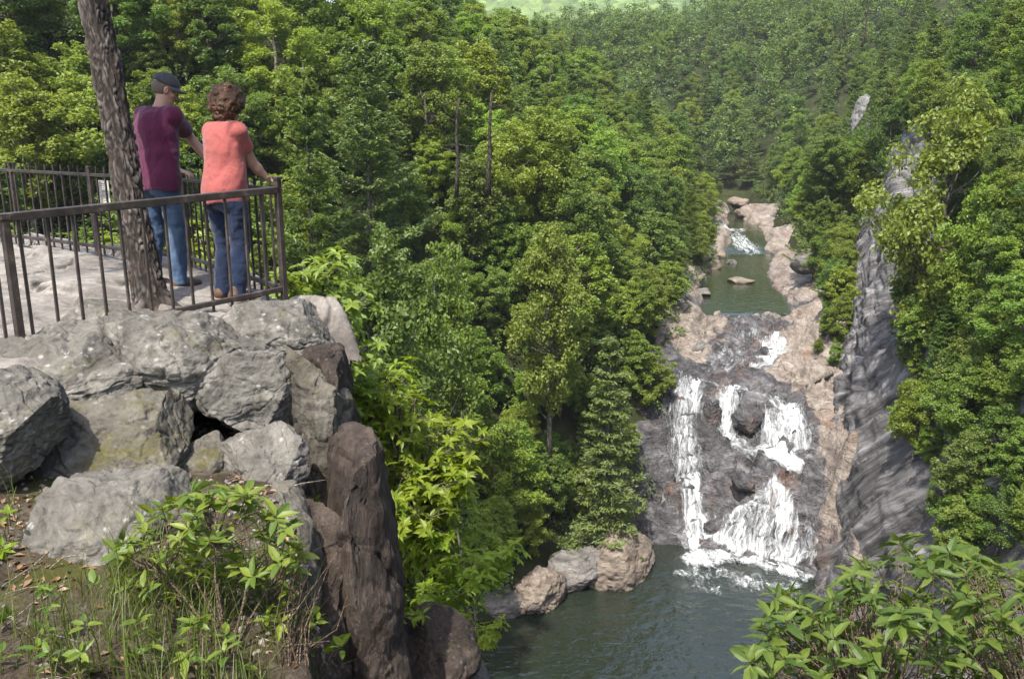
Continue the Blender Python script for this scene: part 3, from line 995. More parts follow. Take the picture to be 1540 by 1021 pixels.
boulder('river_boulder', 'dark rock tucked below trees left of the tall chute', 'boulder', tuple(PZ(968, 740, -37.5)), (2.3, 2.2, 2.6), (0, 0.2, 0), 12, 12, 0.16, 'river_boulder_grey', 5)
up = [(1078, 383, -22.4, 1.7, 'flat pale block on the left bank above the calm pool', 'river_boulder'), (1068, 402, -22.6, 1.7, 'rounded brown rock below the flat block on left bank', 'river_boulder'),
      (1100, 395, -22.7, 1.0, 'small rock breaking the surface of the upper pool', 'river_boulder_grey'), (1113, 423, -22.75, 1.9, 'low tan shelf rock reaching into the upper pool', 'river_boulder'),
      (1049, 418, -22.0, 1.3, 'tan bank stone under left trees beside the calm pool', 'river_boulder'), (1056, 440, -22.4, 1.2, 'grey bank stone nearest the slab dam on left bank', 'river_boulder_grey'),
      (1217, 397, -17.6, 2.3, 'pale blocky boulder perched on the right bank', 'river_boulder_grey'), (1044, 520, -24.2, 1.5, 'dark jumbled rock at the left end of the slab', 'river_boulder_grey'),
      (1120, 322, -19.2, 2.2, 'grey rock in the far rapids at the bend', 'river_boulder'), (1108, 305, -17.8, 2.6, 'reddish rock farthest up the river at the bend', 'river_boulder')]
for i, (px, py, z, r_, lb, mt) in enumerate(up):
    fl = 0.35 if 'shelf' in lb else 0.62
    boulder('river_boulder', lb, 'boulder', tuple(PZ(px, py, z)), (r_ * 1.2, r_ * 1.1, r_ * fl), (0.1, 0.05, i), 50 + i, 11, 0.13, mt, 4, 'rocks along the upper river')
boulder('rock_outcrop', 'small bare pale slab high in the woods upstream of the wall', 'rock', tuple(P(1290, 172, 140)), (0.55, 1.6, 3.4), (0, 0.28, 0.2), 90, 16, 0.22, 'outcrop', 5, box=3.0)
# wet ledges that break the falls into steps
for lb, px, py, z, dims, rot, sd_ in [
    ('dark wet ledge between the middle fall and the right curtain', 1122, 632, -29.2, (1.9, 1.6, 1.25), (0.1, 0.0, 0.2), 201),
    ('reddish dark rock between the tall chute and the middle fall', 1066, 626, -29.4, (1.0, 1.8, 2.3), (0.15, 0.1, 0.1), 202),
    ('large rust streaked bulge right of the tall chute', 1082, 712, -34.6, (2.5, 2.2, 3.0), (0.35, 0.45, 0.3), 203),
    ('dark overhanging lip above the lower fan', 1122, 728, -34.2, (2.0, 1.5, 0.8), (0.1, 0.3, 0.2), 204),
    ('dark rock at the right end of the curtain fall', 1224, 668, -31.0, (0.9, 1.4, 1.3), (0.1, 0.2, 0.1), 205),
    ('dark streaked rock left of the tall chute', 996, 735, -36.0, (1.5, 1.6, 3.6), (0.1, 0.2, 0.4), 206),
    ('dark foot rock between the tall chute and the fan', 1076, 795, -38.8, (1.7, 1.6, 1.6), (0.2, 0.3, 0.2), 207),
    ('flat dark slab left of the white chute below the pool', 1108, 545, -25.9, (2.6, 1.6, 0.6), (0.05, 0.1, 0.3), 208)]:
    boulder('ledge_rock', lb, 'rock', tuple(PZ(px, py, z)), dims, rot, sd_, 12, 0.13, 'river', 6, 'wet rocks in the falls', None, 0.84, 1.6, None, 4.0, 0.9)
# fallen trunk lying on the tan slab of the right bank
p0, p1 = cast(1212, 583, Hrock), cast(1252, 566, Hrock)
mb = MB()
mb.tube([p0 + (0, 0, .15), (p0 + p1) / 2 + (0, 0, .4), p1 + (0, 0, .5)], [0.2, 0.24, 0.28], 8)
mb.tube([p0 * .8 + p1 * .2 + (0, 0, .2), p0 * .85 + p1 * .15 + (0.2, -.9, 0.3)], [0.12, 0.05], 6)
tag(link('driftwood_log', mb.mesh('driftwood_log', M['bark'], True)), 'dark fallen log lying on the tan slab right of the falls', 'log')
# ------------------------------------------------------------------ foliage
def diamonds(c, n, size, aspect=0.6, fold=0.15, rng=R8, tdir=None):
    """far leaves: folded diamonds. c centre, n normal, size length"""
    N = len(c)
    t = rng.normal(size=(N, 3)) if tdir is None else tdir
    t = t - n * np.sum(t * n, -1, keepdims=True)
    t = nrm(t)
    b = np.cross(n, t)
    s = np.broadcast_to(np.asarray(size, float), (N,))[:, None]
    w = s * aspect * 0.5
    V = np.stack([c - t * s * 0.5, c + b * w + n * s * fold, c + t * s * 0.5, c - b * w + n * s * fold], 1)
    return V.reshape(-1, 3), np.arange(N * 4).reshape(N, 4)


def leaves(base, d, up, ln, wd, droop=0.25, fold=0.18):
    """near leaves: pointed ovals with a midrib fold and a droop"""
    N = len(base)
    d = nrm(d)
    up = nrm(up - d * np.sum(up * d, -1, keepdims=True))
    sd = np.cross(d, up)
    ln = np.broadcast_to(np.asarray(ln, float), (N,))[:, None]
    wd = np.broadcast_to(np.asarray(wd, float), (N,))[:, None]
    c = [base + d * ln * t - up * ln * droop * t * t for t in (0, 0.3, 0.68, 1.0)]
    V = np.stack([c[0], c[1] + sd * wd * .5 + up * wd * fold, c[1], c[1] - sd * wd * .5 + up * wd * fold,
                  c[2] + sd * wd * .42 + up * wd * fold, c[2], c[2] - sd * wd * .42 + up * wd * fold, c[3]], 1).reshape(-1, 3)
    k = (np.arange(N) * 8)[:, None]
    Q = np.concatenate([k + np.array([[1, 4, 5, 2]]), k + np.array([[2, 5, 6, 3]])])
    T = np.concatenate([k + np.array([[0, 1, 2]]), k + np.array([[0, 2, 3]]), k + np.array([[4, 7, 5]]), k + np.array([[5, 7, 6]])])
    return V, Q, T


def rdir(rng, n, up=0.0):
    d = rng.normal(size=(n, 3))
    d[:, 2] += up
    return nrm(d)


def make_broadleaf(seed, h=15.0, cr=4.0, nc=130, per=215, leaf=0.265, mat='lf_mid', low=0.16, gap=0.0):
    rng = np.random.default_rng(seed)
    mb = MB()
    lean = rng.normal(size=2) * 0.5
    tp = np.array([[lean[0] * t * t, lean[1] * t * t, h * 0.86 * t] for t in np.linspace(0, 1, 7)])
    tp[1:-1, :2] += rng.normal(size=(5, 2)) * 0.12
    mb.tube(tp, np.linspace(0.24, 0.06, 7) * h / 15, 7)
    zc, rz = h * (0.5 + low * 0.45), h * (0.5 - low * 0.45)
    cen, rad = [], []
    while len(cen) < nc:
        d = rdir(rng, 1)[0]
        f = rng.uniform(0.25, 1.0) ** 0.5
        lob = 0.80 + 0.34 * float(noise(np.array(d) * 1.9 + seed * 7.7, seed))
        taper = 1.0 if d[2] < 0 else 1 - 0.25 * d[2]
        c = np.array([d[0] * cr * f * lob * taper, d[1] * cr * f * lob * taper, zc + d[2] * rz * f * (0.8 + 0.2 * lob)])
        if c[2] < h * low * 0.7:
            continue
        cen.append(c)
        rad.append(rng.uniform(0.5, 1.2) * cr / 4.0 * (1.15 - 0.3 * f))
    cen, rad = np.array(cen), np.array(rad)
    for i in range(0, nc, 4):
        c = cen[i]
        zb = max(0.15 * h, c[2] - rng.uniform(1.0, 3.0) - 0.25 * np.hypot(c[0], c[1]))
        t0 = min(1, zb / (h * 0.86))
        p0 = np.array([np.interp(t0, np.linspace(0, 1, 7), tp[:, j]) for j in range(3)])
        m = p0 * 0.5 + c * 0.5 + np.array([0, 0, -0.25])
        mb.tube([p0, m, c], np.array([0.09, 0.055, 0.02]) * h / 15, 5, cap=False)
    tm = mb.mesh('trunk', M['bark'], True)
    C, Nn = [], []
    for c, r in zip(cen, rad):
        n = int(per * (r / (cr / 4.0)) ** 2)
        d = rdir(rng, n, 0.35)
        rr = rng.uniform(0.35, 1.0, n) ** 0.6
        p = c + d * (r * rr)[:, None] * np.array([1, 1, 0.85])
        # leaf sprays: shift leaves toward a few twig tips
        tips = c + rdir(rng, 9, 0.3) * r * np.array([1, 1, .9])
        k = rng.integers(0, 9, n)
        p = p * 0.62 + tips[k] * 0.38
        C.append(p)
        Nn.append(nrm(np.array([0, 0, 0.6]) + 0.6 * d + rng.normal(size=(n, 3)) * 0.6))
    C, Nn = np.concatenate(C), np.concatenate(Nn)
    V, Q = diamonds(C, Nn, leaf * rng.uniform(0.7, 1.25, len(C)), 0.68, 0.1, rng)
    return tm, mesh_arrays('crown', V, Q, None, M[mat]), dict(h=h, r=cr, zc=zc)


def make_conifer(seed, h=18.0, cr=3.4, whorls=24, mat='lf_pine', low=0.12, up=0.15, needle=0.36, power=0.8, per=9):
    rng = np.random.default_rng(seed)
    mb = MB()
    tp = np.array([[0.06 * math.sin(t * 5 + seed), 0.06 * math.cos(t * 4), h * t] for t in np.linspace(0, 1, 9)])
    mb.tube(tp, np.linspace(0.24, 0.025, 9) * h / 18, 7)
    C, Nn, Td = [], [], []
    for w_ in range(whorls):
        f = (w_ + rng.uniform(-.3, .3)) / whorls
        z = h * (low + (1 - low) * max(0, f))
        Lm = cr * (1 - max(0, f)) ** power + 0.35
        nb = rng.integers(5, 8)
        a0 = rng.uniform(0, 6.28)
        for b in range(nb):
            if rng.random() < 0.1:
                continue
            a = a0 + b * 6.283 / nb + rng.uniform(-.3, .3)
            Lb = Lm * rng.uniform(0.6, 1.12)
            o = np.array([math.cos(a), math.sin(a), 0])
            s = np.array([-math.sin(a), math.cos(a), 0])
            drop = rng.uniform(-.25, .05) + 0.5 * f
            n = max(5, int(Lb / 0.3))
            t = np.linspace(0.18, 1, n)
            cz = z + Lb * (drop * t + up * t * t)
            cp_ = o[None] * (Lb * t)[:, None]
            cp_[:, 2] = cz
            if w_ % 2 == 0:
                mb.tube([(0, 0, z), cp_[n // 2], cp_[-1]], [0.045 * h / 18, 0.03, 0.01], 4, cap=False)
            wd = Lb * 0.34 * np.sin(np.clip(t * 1.15, 0, 1) * math.pi * 0.86 + 0.25) + 0.12
            for side in (-1, 1):
                m = per
                tt = rng.uniform(0.15, 1.0, (n, m))
                p = cp_[:, None] + side * s[None, None] * (wd[:, None] * tt)[..., None] + o * (0.3 * wd[:, None] * tt)[..., None]
                p = p + rng.normal(size=p.shape) * 0.06
                p[..., 2] += 0.10 * wd[:, None] * tt - 0.12 * tt * tt
                C.append(p.reshape(-1, 3))
                dd = nrm(side * s * 0.8 + o * 0.7 + rng.normal(size=(n * m, 3)) * 0.3 + np.array([0, 0, 0.2]))
                Td.append(dd)
                Nn.append(nrm(np.array([0, 0, 1.0]) + rng.normal(size=(n * m, 3)) * 0.45))
    C, Nn, Td = np.concatenate(C), np.concatenate(Nn), np.concatenate(Td)
    V, Q = diamonds(C, Nn, needle * rng.uniform(0.7, 1.3, len(C)), 0.34, 0.08, rng, Td)
    return mb.mesh('trunk', M['bark'], True), mesh_arrays('crown', V, Q, None, M[mat]), dict(h=h, r=cr, zc=h * 0.5)


BL = [make_broadleaf(1, 15, 4.4), make_broadleaf(2, 14, 3.8, 110, 240), make_broadleaf(3, 16, 4.2, 140, 215, low=0.2),
      make_broadleaf(4, 13, 4.6, 140, 220, low=0.08), make_broadleaf(5, 15.5, 3.8, 118, 240, low=0.16), make_broadleaf(6, 12, 3.6, 105, 245, low=0.04),
      make_broadleaf(7, 13.5, 4.3, 95, 290, leaf=0.235, low=0.1), make_broadleaf(8, 15, 4.0, 170, 170, leaf=0.29, low=0.12)]
CN = [make_conifer(31, 18, 3.6), make_conifer(32, 20, 4.2, 26, up=0.25, power=0.65, low=0.2), make_conifer(33, 16, 3.0, 24, up=0.05, needle=0.32, low=0.06)]


def instance(kind, proto, loc, rz, s, sxy=1.0, mat=None, trunk=True, tilt=(0, 0)):
    o = bpy.data.objects.new(kind, None)
    COL.objects.link(o)
    o.location = loc
    o.rotation_euler = (tilt[0], tilt[1], rz)
    o.scale = (s * sxy, s * sxy, s)
    if trunk:
        link('trunk', proto[0], o)
    c = link('crown', proto[1], o)
    if mat:
        c.material_slots[0].link = 'OBJECT'
        c.material_slots[0].material = M[mat]
    return o


TREES = []       # (object, kind, tone, zone, crown pixel x, y, depth, size)
TONE = {'lf_mid': 'mid-green', 'lf_yel': 'yellow-green', 'lf_deep': 'deep-green', 'lf_pine': 'blue-green', 'lf_lime': 'lime-green'}


def add_tree(x, y, conif, var, s, sxy, mat, zone, z=None, label=None, name=None, tilt=(0, 0)):
    pr = (CN if conif else BL)[var]
    z = float(G(x, y)) - 0.9 if z is None else z
    o = instance(name or ('conifer_tree' if conif else 'broadleaf_tree'), pr, (x, y, z), rnd.uniform(0, 6.28), s, sxy, mat, tilt=tilt)
    px, py, d = proj(np.array([x, y, z + pr[2]['zc'] * s]))
    TREES.append(dict(o=o, con=conif, tone=TONE[mat], zone=zone, px=float(px), py=float(py), d=float(d), r=pr[2]['r'] * s * sxy,
                      h=pr[2]['h'] * s, x=x, y=y, label=label))
    return o


# --- notable trees placed one by one: (px, py of the top, depth, height, conifer, variant, width factor, tone, label)
NOTE = [
    (545, 62, 78, 21, 1, 1, 1.45, 'lf_pine', 'broad white pine with layered drooping boughs left of the bare trunks'),
    (918, 505, 80, 18, 1, 2, 1.25, 'lf_pine', 'tall dense conifer standing beside the left chute of the falls'),
    (455, 95, 70, 19, 1, 0, 1.2, 'lf_deep', 'dark conifer behind the curly haired woman and the corner post'),
    (1240, 215, 125, 15, 1, 1, 1.2, 'lf_pine', 'ragged conifer on the right bank left of the bare pale wall'),
    (1290, 90, 165, 16, 1, 0, 0.9, 'lf_deep', 'dark pointed conifer above the small pale slab upstream'),
    (1130, 40, 300, 20, 1, 0, 0.9, 'lf_pine', 'tall conifer standing out of the far hillside above the river bend'),
    (860, 95, 140, 19, 1, 0, 0.9, 'lf_pine', 'pointed conifer on the skyline of the left spur'),
    (655, 355, 62, 14, 0, 0, 1.0, 'lf_mid', 'broad mid-green tree in the middle of the left slope below the bare trunks'),
    (560, 350, 50, 13, 0, 3, 1.1, 'lf_deep', 'round deep-green tree right behind the lime saplings'),
    (830, 330, 78, 15, 0, 2, 1.2, 'lf_mid', 'wide grey-green tree in the centre of the photo'),
    (1450, 120, 72, 17, 0, 3, 1.15, 'lf_mid', 'large spreading tree high on the right slope with sunlit top'),
    (1500, 240, 66, 13, 0, 1, 1.0, 'lf_yel', 'yellow-green tree at the upper edge of the bare right wall'),
    (905, 180, 120, 14, 0, 1, 1.2, 'lf_yel', 'golden-topped tree on the upper left spur'),
]
_keep = []


def ground_hit(px, pytop, d, h):
    p = P(px, pytop, d)
    return p[0], p[1], p[2] - h


for px, py, d, h, con, var, wf, mt, lb in NOTE:
    x, y, z = ground_hit(px, py, d, h)
    g = float(G(x, y)) - 0.9
    pr = (CN if con else BL)[var]
    hh = h
    if z > g:             # keep the top where the photo has it and let the foot reach the ground
        hh = min(h * 1.5, h + (z - g))
        z = min(z, (z + h) - hh)
    s = hh / pr[2]['h']
    add_tree(x, y, con, var, s, wf * h / hh, mt, 'note', z=z, label=lb)
    _keep.append((x, y, pr[2]['r'] * s * wf * 0.6))


def scatter(n, xr_, yr_, dmin, ok, tries=40000):
    """random points at least dmin apart where ok(x, y) holds"""
    x, y = R8.uniform(*xr_, tries), R8.uniform(*yr_, tries)
    m = ok(x, y)
    cell, out = {}, []
    for x, y in zip(x[m].tolist(), y[m].tolist()):
        dm = dmin(x, y) if callable(dmin) else dmin
        cx, cy_ = int(x // 8), int(y // 8)
        near = [q for i in (cx - 1, cx, cx + 1) for j in (cy_ - 1, cy_, cy_ + 1) for q in cell.get((i, j), ())]
        if any((a - x) ** 2 + (b - y) ** 2 < dm * dm for a, b in near) or any((a - x) ** 2 + (b - y) ** 2 < r * r for a, b, r in _keep):
            continue
        cell.setdefault((cx, cy_), []).append((x, y))
        out.append((x, y))
        if len(out) >= n:
            break
    return out


def inframe(x, y, z, m=60, top=16):
    px, py, d = proj(v3(x, y, z))
    px2, py2, d2 = proj(v3(x, y, z + top))
    return (d > 5) & (px2 > -m) & (px2 < W0 + m) & (py2 < H0 + m) & (py > -20)


def ok_left(x, y):
    L, Rr, z = chan(y)
    return (x < L - np.where(y > 90, 2.8, 1.8)) & inframe(x, y, G(x, y))


left = scatter(400, (-130, 60), (26, 240), lambda x, y: 5.0 if y < 105 else 6.6, ok_left, 20000)
nleft = 0
for x, y in sorted(left, key=lambda t: t[1]):
    g = float(G(x, y))
    L, Rr, zz_ = chan(y)
    n = float(noise(np.array([x / 18, y / 18, 0.5]), 40))
    con = rnd.random() < (0.08 + 0.14 * n)
    near = max(0.62, min(1.0, (L - x) / 9))
    s = rnd.uniform(0.72, 1.12) * near
    if y < 42:
        s *= 0.62
        con = con and y > 34
    if con:
        add_tree(x, y, 1, rnd.randrange(3), s * 0.95, rnd.uniform(0.9, 1.2), rnd.choice(['lf_pine', 'lf_pine', 'lf_deep']), 'left')
    else:
        t = rnd.random() + 0.4 * n
        shade_bias = 0.45 if x / y < -0.30 else 0.0  # deeper leaf colours at far left stand in for shade and dark hemlocks
        mt = 'lf_yel' if t > 0.72 + shade_bias else ('lf_deep' if t < 0.22 + shade_bias else 'lf_mid')
        add_tree(x, y, 0, rnd.randrange(8), s, rnd.uniform(1.1, 1.4) * (1.0 if y < 105 else 1.12), mt, 'left', tilt=(rnd.uniform(-.06, .06), rnd.uniform(-.02, .1)))


def wall_lim(py):
    # margin where the bare wall gives way to woods
    return np.interp(py, [150, 210, 300, 420, 540, 640, 700, 790, 900], [1365, 1415, 1400, 1372, 1352, 1360, 1385, 1425, 1465])


def ok_right(x, y):
    L, Rr, z = chan(y)
    g = G(x, y)
    m = inframe(x, y, g)
    lo = np.interp(y, [118, 150, 190, 240], [5, 6, 6, 4])
    px, py, d = proj(v3(x, y, g + 6))
    m &= np.where(y < 118, (x > Rr + 17) & (px > 1390), x > Rr + lo)
    return m & ~((px > 1255) & (px < 1320) & (py > 100) & (py < 235))


right = [(x, y, float(G(x, y)), 0) for x, y in scatter(120, (30, 150), (40, 245), lambda x, y: 6.0, ok_right, 20000)]
# trees rooted on ledges of the rock wall itself
ii, jj = R8.integers(4, ns - 4, 6000), R8.integers(20, nv - 2, 6000)
got = []
for p in PW[ii, jj]:
    px, py, d = proj(p + np.array([0, 0, 3.0]))
    if p[1] > 118 or py > 1060 or px > W0 + 60 or py < -60 or px < wall_lim(py) + 12:
        continue
    if any((p[0] - q[0]) ** 2 + (p[1] - q[1]) ** 2 + 0.5 * (p[2] - q[2]) ** 2 < 3.0 ** 2 for q in got):
        continue
    got.append(p)
right += [(p[0], p[1], p[2], 1) for p in got[:130]]
for x, y, z0, steep in sorted(right, key=lambda t: t[1]):
    n = float(noise(np.array([x / 15, y / 15, 2.5]), 41))
    con = rnd.random() < (0.05 if steep else 0.25)
    s = rnd.uniform(0.7, 1.0) * (0.58 if steep else 1.0)
    t = rnd.random() + 0.4 * n
    mt = 'lf_yel' if t > 0.85 else ('lf_deep' if t < 0.3 else 'lf_mid')
    if con:
        add_tree(x, y, 1, rnd.randrange(3), s, rnd.uniform(0.9, 1.2), rnd.choice(['lf_pine', 'lf_deep']), 'right', z=z0 - 0.9)
    else:
        add_tree(x, y, 0, rnd.randrange(8), s, rnd.uniform(1.0, 1.3), mt, 'right', z=z0 - 0.9, tilt=(0, rnd.uniform(-.25, 0) if steep else 0))

# --- near lime saplings under the ledge, with leaves in whorls


def make_whorl_tree(seed, h, cr, ntip, leaf, mat, kl=7, low=0.3, barkm='bark'):
    rng = np.random.default_rng(seed)
    mb = MB()
    tp = np.array([[0.25 * math.sin(t * 2.5 + seed), 0.2 * math.cos(t * 3), h * 0.9 * t] for t in np.linspace(0, 1, 8)])
    mb.tube(tp, np.linspace(0.014, 0.004, 8) * h, 7)
    B, D, U = [], [], []
    nb = max(6, ntip // 16)
    for b in range(nb):
        d = rdir(rng, 1, 0.15)[0]
        f = rng.uniform(0.45, 1.0)
        c = np.array([d[0] * cr * f, d[1] * cr * f, h * (low + (1 - low) * 0.5) + d[2] * h * (1 - low) * 0.5 * f])
        t0 = np.clip((c[2] / h - 0.25) / 0.9, 0.05, 0.95)
        p0 = np.array([np.interp(t0, np.linspace(0, 1, 8), tp[:, j]) for j in range(3)])
        m = (p0 + c) / 2 + np.array([0, 0, 0.08 * h])
        mb.tube([p0, m, c], [0.005 * h, 0.0035 * h, 0.002 * h], 5, cap=False)
        for _ in range(ntip // nb):
            t = rng.uniform(0.35, 1.0)
            q = p0 * (1 - t) ** 2 + 2 * m * t * (1 - t) + c * t * t
            e = q + rdir(rng, 1, 0.25)[0] * cr * rng.uniform(0.1, 0.36) * np.array([1, 1, .7])
            mb.tube([q, e], [0.0014 * h, 0.0007 * h], 4, cap=False)
            ax = nrm(nrm(e - q) * 0.5 + np.array([0, 0, 0.8]))
            k = kl + rng.integers(-2, 3)
            a = rng.uniform(0, 6.28) + np.arange(k) * 6.283 / k + rng.normal(size=k) * 0.25
            x1 = nrm(np.cross(ax, [0.3, 0.8, 0.1]))
            y1 = np.cross(ax, x1)
            dd = np.cos(a)[:, None] * x1 + np.sin(a)[:, None] * y1 + ax * rng.uniform(-0.1, 0.5, k)[:, None]
            B.append(np.repeat(e[None], k, 0))
            D.append(dd)
            U.append(np.repeat(ax[None], k, 0) + rng.normal(size=(k, 3)) * 0.2)
    B, D, U = np.concatenate(B), np.concatenate(D), np.concatenate(U)
    ln = leaf * rng.uniform(0.65, 1.2, len(B))
    V, Q, T = leaves(B, D, U, ln, ln * 0.40, 0.22)
    return mb.mesh('trunk', M[barkm], True), mesh_arrays('crown', V, Q, T, M[mat]), dict(h=h, r=cr, zc=h * 0.6)


WT = [make_whorl_tree(71, 7, 2.0, 620, 0.26, 'lf_lime'), make_whorl_tree(72, 6, 1.7, 480, 0.25, 'lf_lime'), make_whorl_tree(73, 4.5, 1.3, 150, 0.24, 'lf_lime', 6)]
for px, py, d, h, var, wf, mt, lb in [
    (500, 425, 17.0, 6.5, 1, 0.75, 'lf_lime', 'bright lime sapling rising right of the corner boulder'),
    (535, 505, 19.0, 7.0, 1, 0.8, 'lf_lime', 'lime-green sapling against the dark cliff column'),
    (615, 545, 17.5, 6.5, 0, 0.9, 'lf_lime', 'largest bright lime-green tree just right of the dark slab'),
    (640, 640, 18.5, 6.5, 0, 0.95, 'lf_lime', 'yellow-green leafy tree below the bright lime tree beside the dark slab'),
    (700, 770, 17.0, 3.4, 2, 1.15, 'lf_lime', 'sparse lime sapling leaning over the pool at the foot of the dark slab'),
    (720, 900, 16.0, 2.2, 2, 0.85, 'lf_lime', 'small lime sprig low over the dark corner of the pool'),
    (605, 760, 22.0, 6.0, 1, 1.2, 'lf_mid', 'green leafy tree in shade behind the lower dark slab'),
    (120, 325, 12.8, 4.5, 1, 0.9, 'lf_yel', 'bright shrub behind the back railing left of the leaning trunk'),
    (20, 330, 13.2, 4.5, 0, 0.8, 'lf_yel', 'bright shrub behind the back railing at the edge of the photo'),
    (60, 345, 12.6, 4.0, 1, 0.7, 'lf_lime', 'lime shrub seen between back railing bars left of the paper notice'),
    (300, 330, 12.5, 5.0, 0, 0.75, 'lf_yel', 'bright shrub showing between man and woman behind the railing'),
    (455, 345, 15.5, 6.0, 1, 0.8, 'lf_mid', 'leafy green shrub behind the corner post of the railing'),
]:
    x, y, z = ground_hit(px, py, d, h)
    pr = WT[var]
    s = h / pr[2]['h']
    o = instance('sapling', pr, (x, y, z), rnd.uniform(0, 6.28), s, wf / 1.0, mt)
    tag(o, lb, 'sapling')
    # a foot so that no sapling hangs over the slope: the trunk runs on down to the ground
    g = float(G(x, y)) - 1.0
    if z > g + 0.3:
        m_ = MB()
        m_.tube([(0, 0, 0.1), (0.05, 0.02, (g - z) / s / 2), (0.12, 0.0, (g - z) / s)], [0.09, 0.1, 0.12], 7)
        link('root_stem', m_.mesh('root_stem', M['bark'], True), o)

# --- bare trunks and dead snags on the left slope
def snag(px, pyt, pyb, d, lb, br=6, r=0.14):
    a, b = P(px, pyb, d), P(px, pyt, d)
    b[0] += 0.2
    a = np.array([b[0] - 0.3, b[1], a[2]])
    mb = MB()
    t = np.linspace(0, 1, 6)[:, None]
    pts = a + (b - a) * t + np.random.default_rng(int(px)).normal(size=(6, 3)) * 0.08
    mb.tube(pts - a, np.linspace(r * 1.3, r * 0.5, 6), 7)
    q = random.Random(int(px))
    o = thing('bare_trunk', lb, 'dead tree', tuple(a))
    link('trunk', mb.mesh('trunk', M['dark_bark'], True), o)
    for i in range(br):
        mb = MB()
        f = q.uniform(0.3, 0.95)
        p = (a + (b - a) * f) - a
        an = q.uniform(0, 6.28)
        l = q.uniform(1.0, 2.6)
        e = p + np.array([math.cos(an) * l, math.sin(an) * l, q.uniform(-.3, .8)])
        m_ = (p + e) / 2 + np.array([0, 0, q.uniform(-.2, .3)])
        mb.tube([p, m_, e], [r * .4, r * .25, r * .08], 5, cap=False)
        link('bare_branch', mb.mesh('bare_branch', M['dark_bark'], True), o)


snag(686, 150, 300, 66, 'dark bare trunk with twisted dead limbs left of the second bare trunk', 9)
snag(735, 140, 300, 70, 'straight dark bare trunk right of the one with twisted limbs', 4, 0.17)
snag(1305, 0, 70, 150, 'bare pale trunk near the top of the right slope', 4, 0.16)
snag(1270, 0, 75, 160, 'thin bare trunk left of the pale one on the right slope', 4, 0.13)
snag(1128, 215, 270, 235, 'thin pale trunk in the dark woods above the river bend', 2, 0.14)

# --- undergrowth between the trees: one loose ground cover
rng = np.random.default_rng(5)
nU = 9000
x = rng.uniform(-110, 140, nU * 5)
y = rng.uniform(16, 250, nU * 5)
L, Rr, z = chan(y)
g = G(x, y)
px, py, d = proj(v3(x, y, g))
wall = (x > Rr - 1) & (x < Rr + 17) & (y < 116)
ok = ((x < L - 1.0) | (x > Rr + 3.0)) & ~wall & (px > -80) & (px < W0 + 80) & (py > -60) & (py < H0 + 80)
x, y, g = x[ok][:nU], y[ok][:nU], g[ok][:nU]
C, Nn, Sz = [], [], []
for i in range(len(x)):
    big = rng.random() < 0.35
    r = rng.uniform(1.0, 1.7) if big else rng.uniform(0.5, 1.0)
    hh_ = rng.uniform(1.4, 3.6) if big else rng.uniform(0.4, 1.3)
    k_ = 110 if big else 36
    nb_ = 7 if big else 3
    cc_ = rdir(rng, nb_, 0.4) * np.array([r, r, hh_ * 0.45]) + np.array([x[i], y[i], g[i] + hh_ * 0.45 - 0.5])
    dd = rdir(rng, k_, 0.5)
    C.append(cc_[rng.integers(0, nb_, k_)] + dd * rng.uniform(0.3, 1, (k_, 1)) * (0.75 if big else 0.5))
    Nn.append(nrm(dd * 0.5 + np.array([0, 0, .8]) + rng.normal(size=(k_, 3)) * 0.45))
    Sz.append(rng.uniform(0.24, 0.48, k_))
V, Q = diamonds(np.concatenate(C), np.concatenate(Nn), np.concatenate(Sz), 0.65, 0.1, rng)
tag(link('undergrowth', mesh_arrays('undergrowth', V, Q, None, M['lf_far'])), 'dark green undergrowth covering the slopes between the trees', 'undergrowth', kind='stuff')

# --- far hillside: one wood that reads as one mass, plus its largest crowns as trees
def ok_far(x, y):
    g = G(x, y)
    px, py, d = proj(v3(x, y, g + 14))
    return (y > 252 + 0.1 * (x - 60)) & inframe(x, y, g, 40) & (px > 780) & (py > -40)


far = scatter(1300, (0, 320), (246, 470), 6.8, ok_far, 40000)
far.sort(key=lambda t: t[1])
nbig = 0
rest = []
for x, y in far:
    px, py, d = proj(np.array([x, y, float(G(x, y)) + 9]))
    if nbig < 46 and px > 985 and rnd.random() < 0.5:
        con = rnd.random() < 0.3
        if con:
            add_tree(x, y, 1, rnd.randrange(3), rnd.uniform(0.8, 1.05), 1.1, 'lf_pine', 'far')
        else:
            add_tree(x, y, 0, rnd.randrange(8), rnd.uniform(0.85, 1.15), 1.15, rnd.choice(['lf_deep', 'lf_mid', 'lf_mid']), 'far')
        nbig += 1
    else:
        rest.append((x, y))


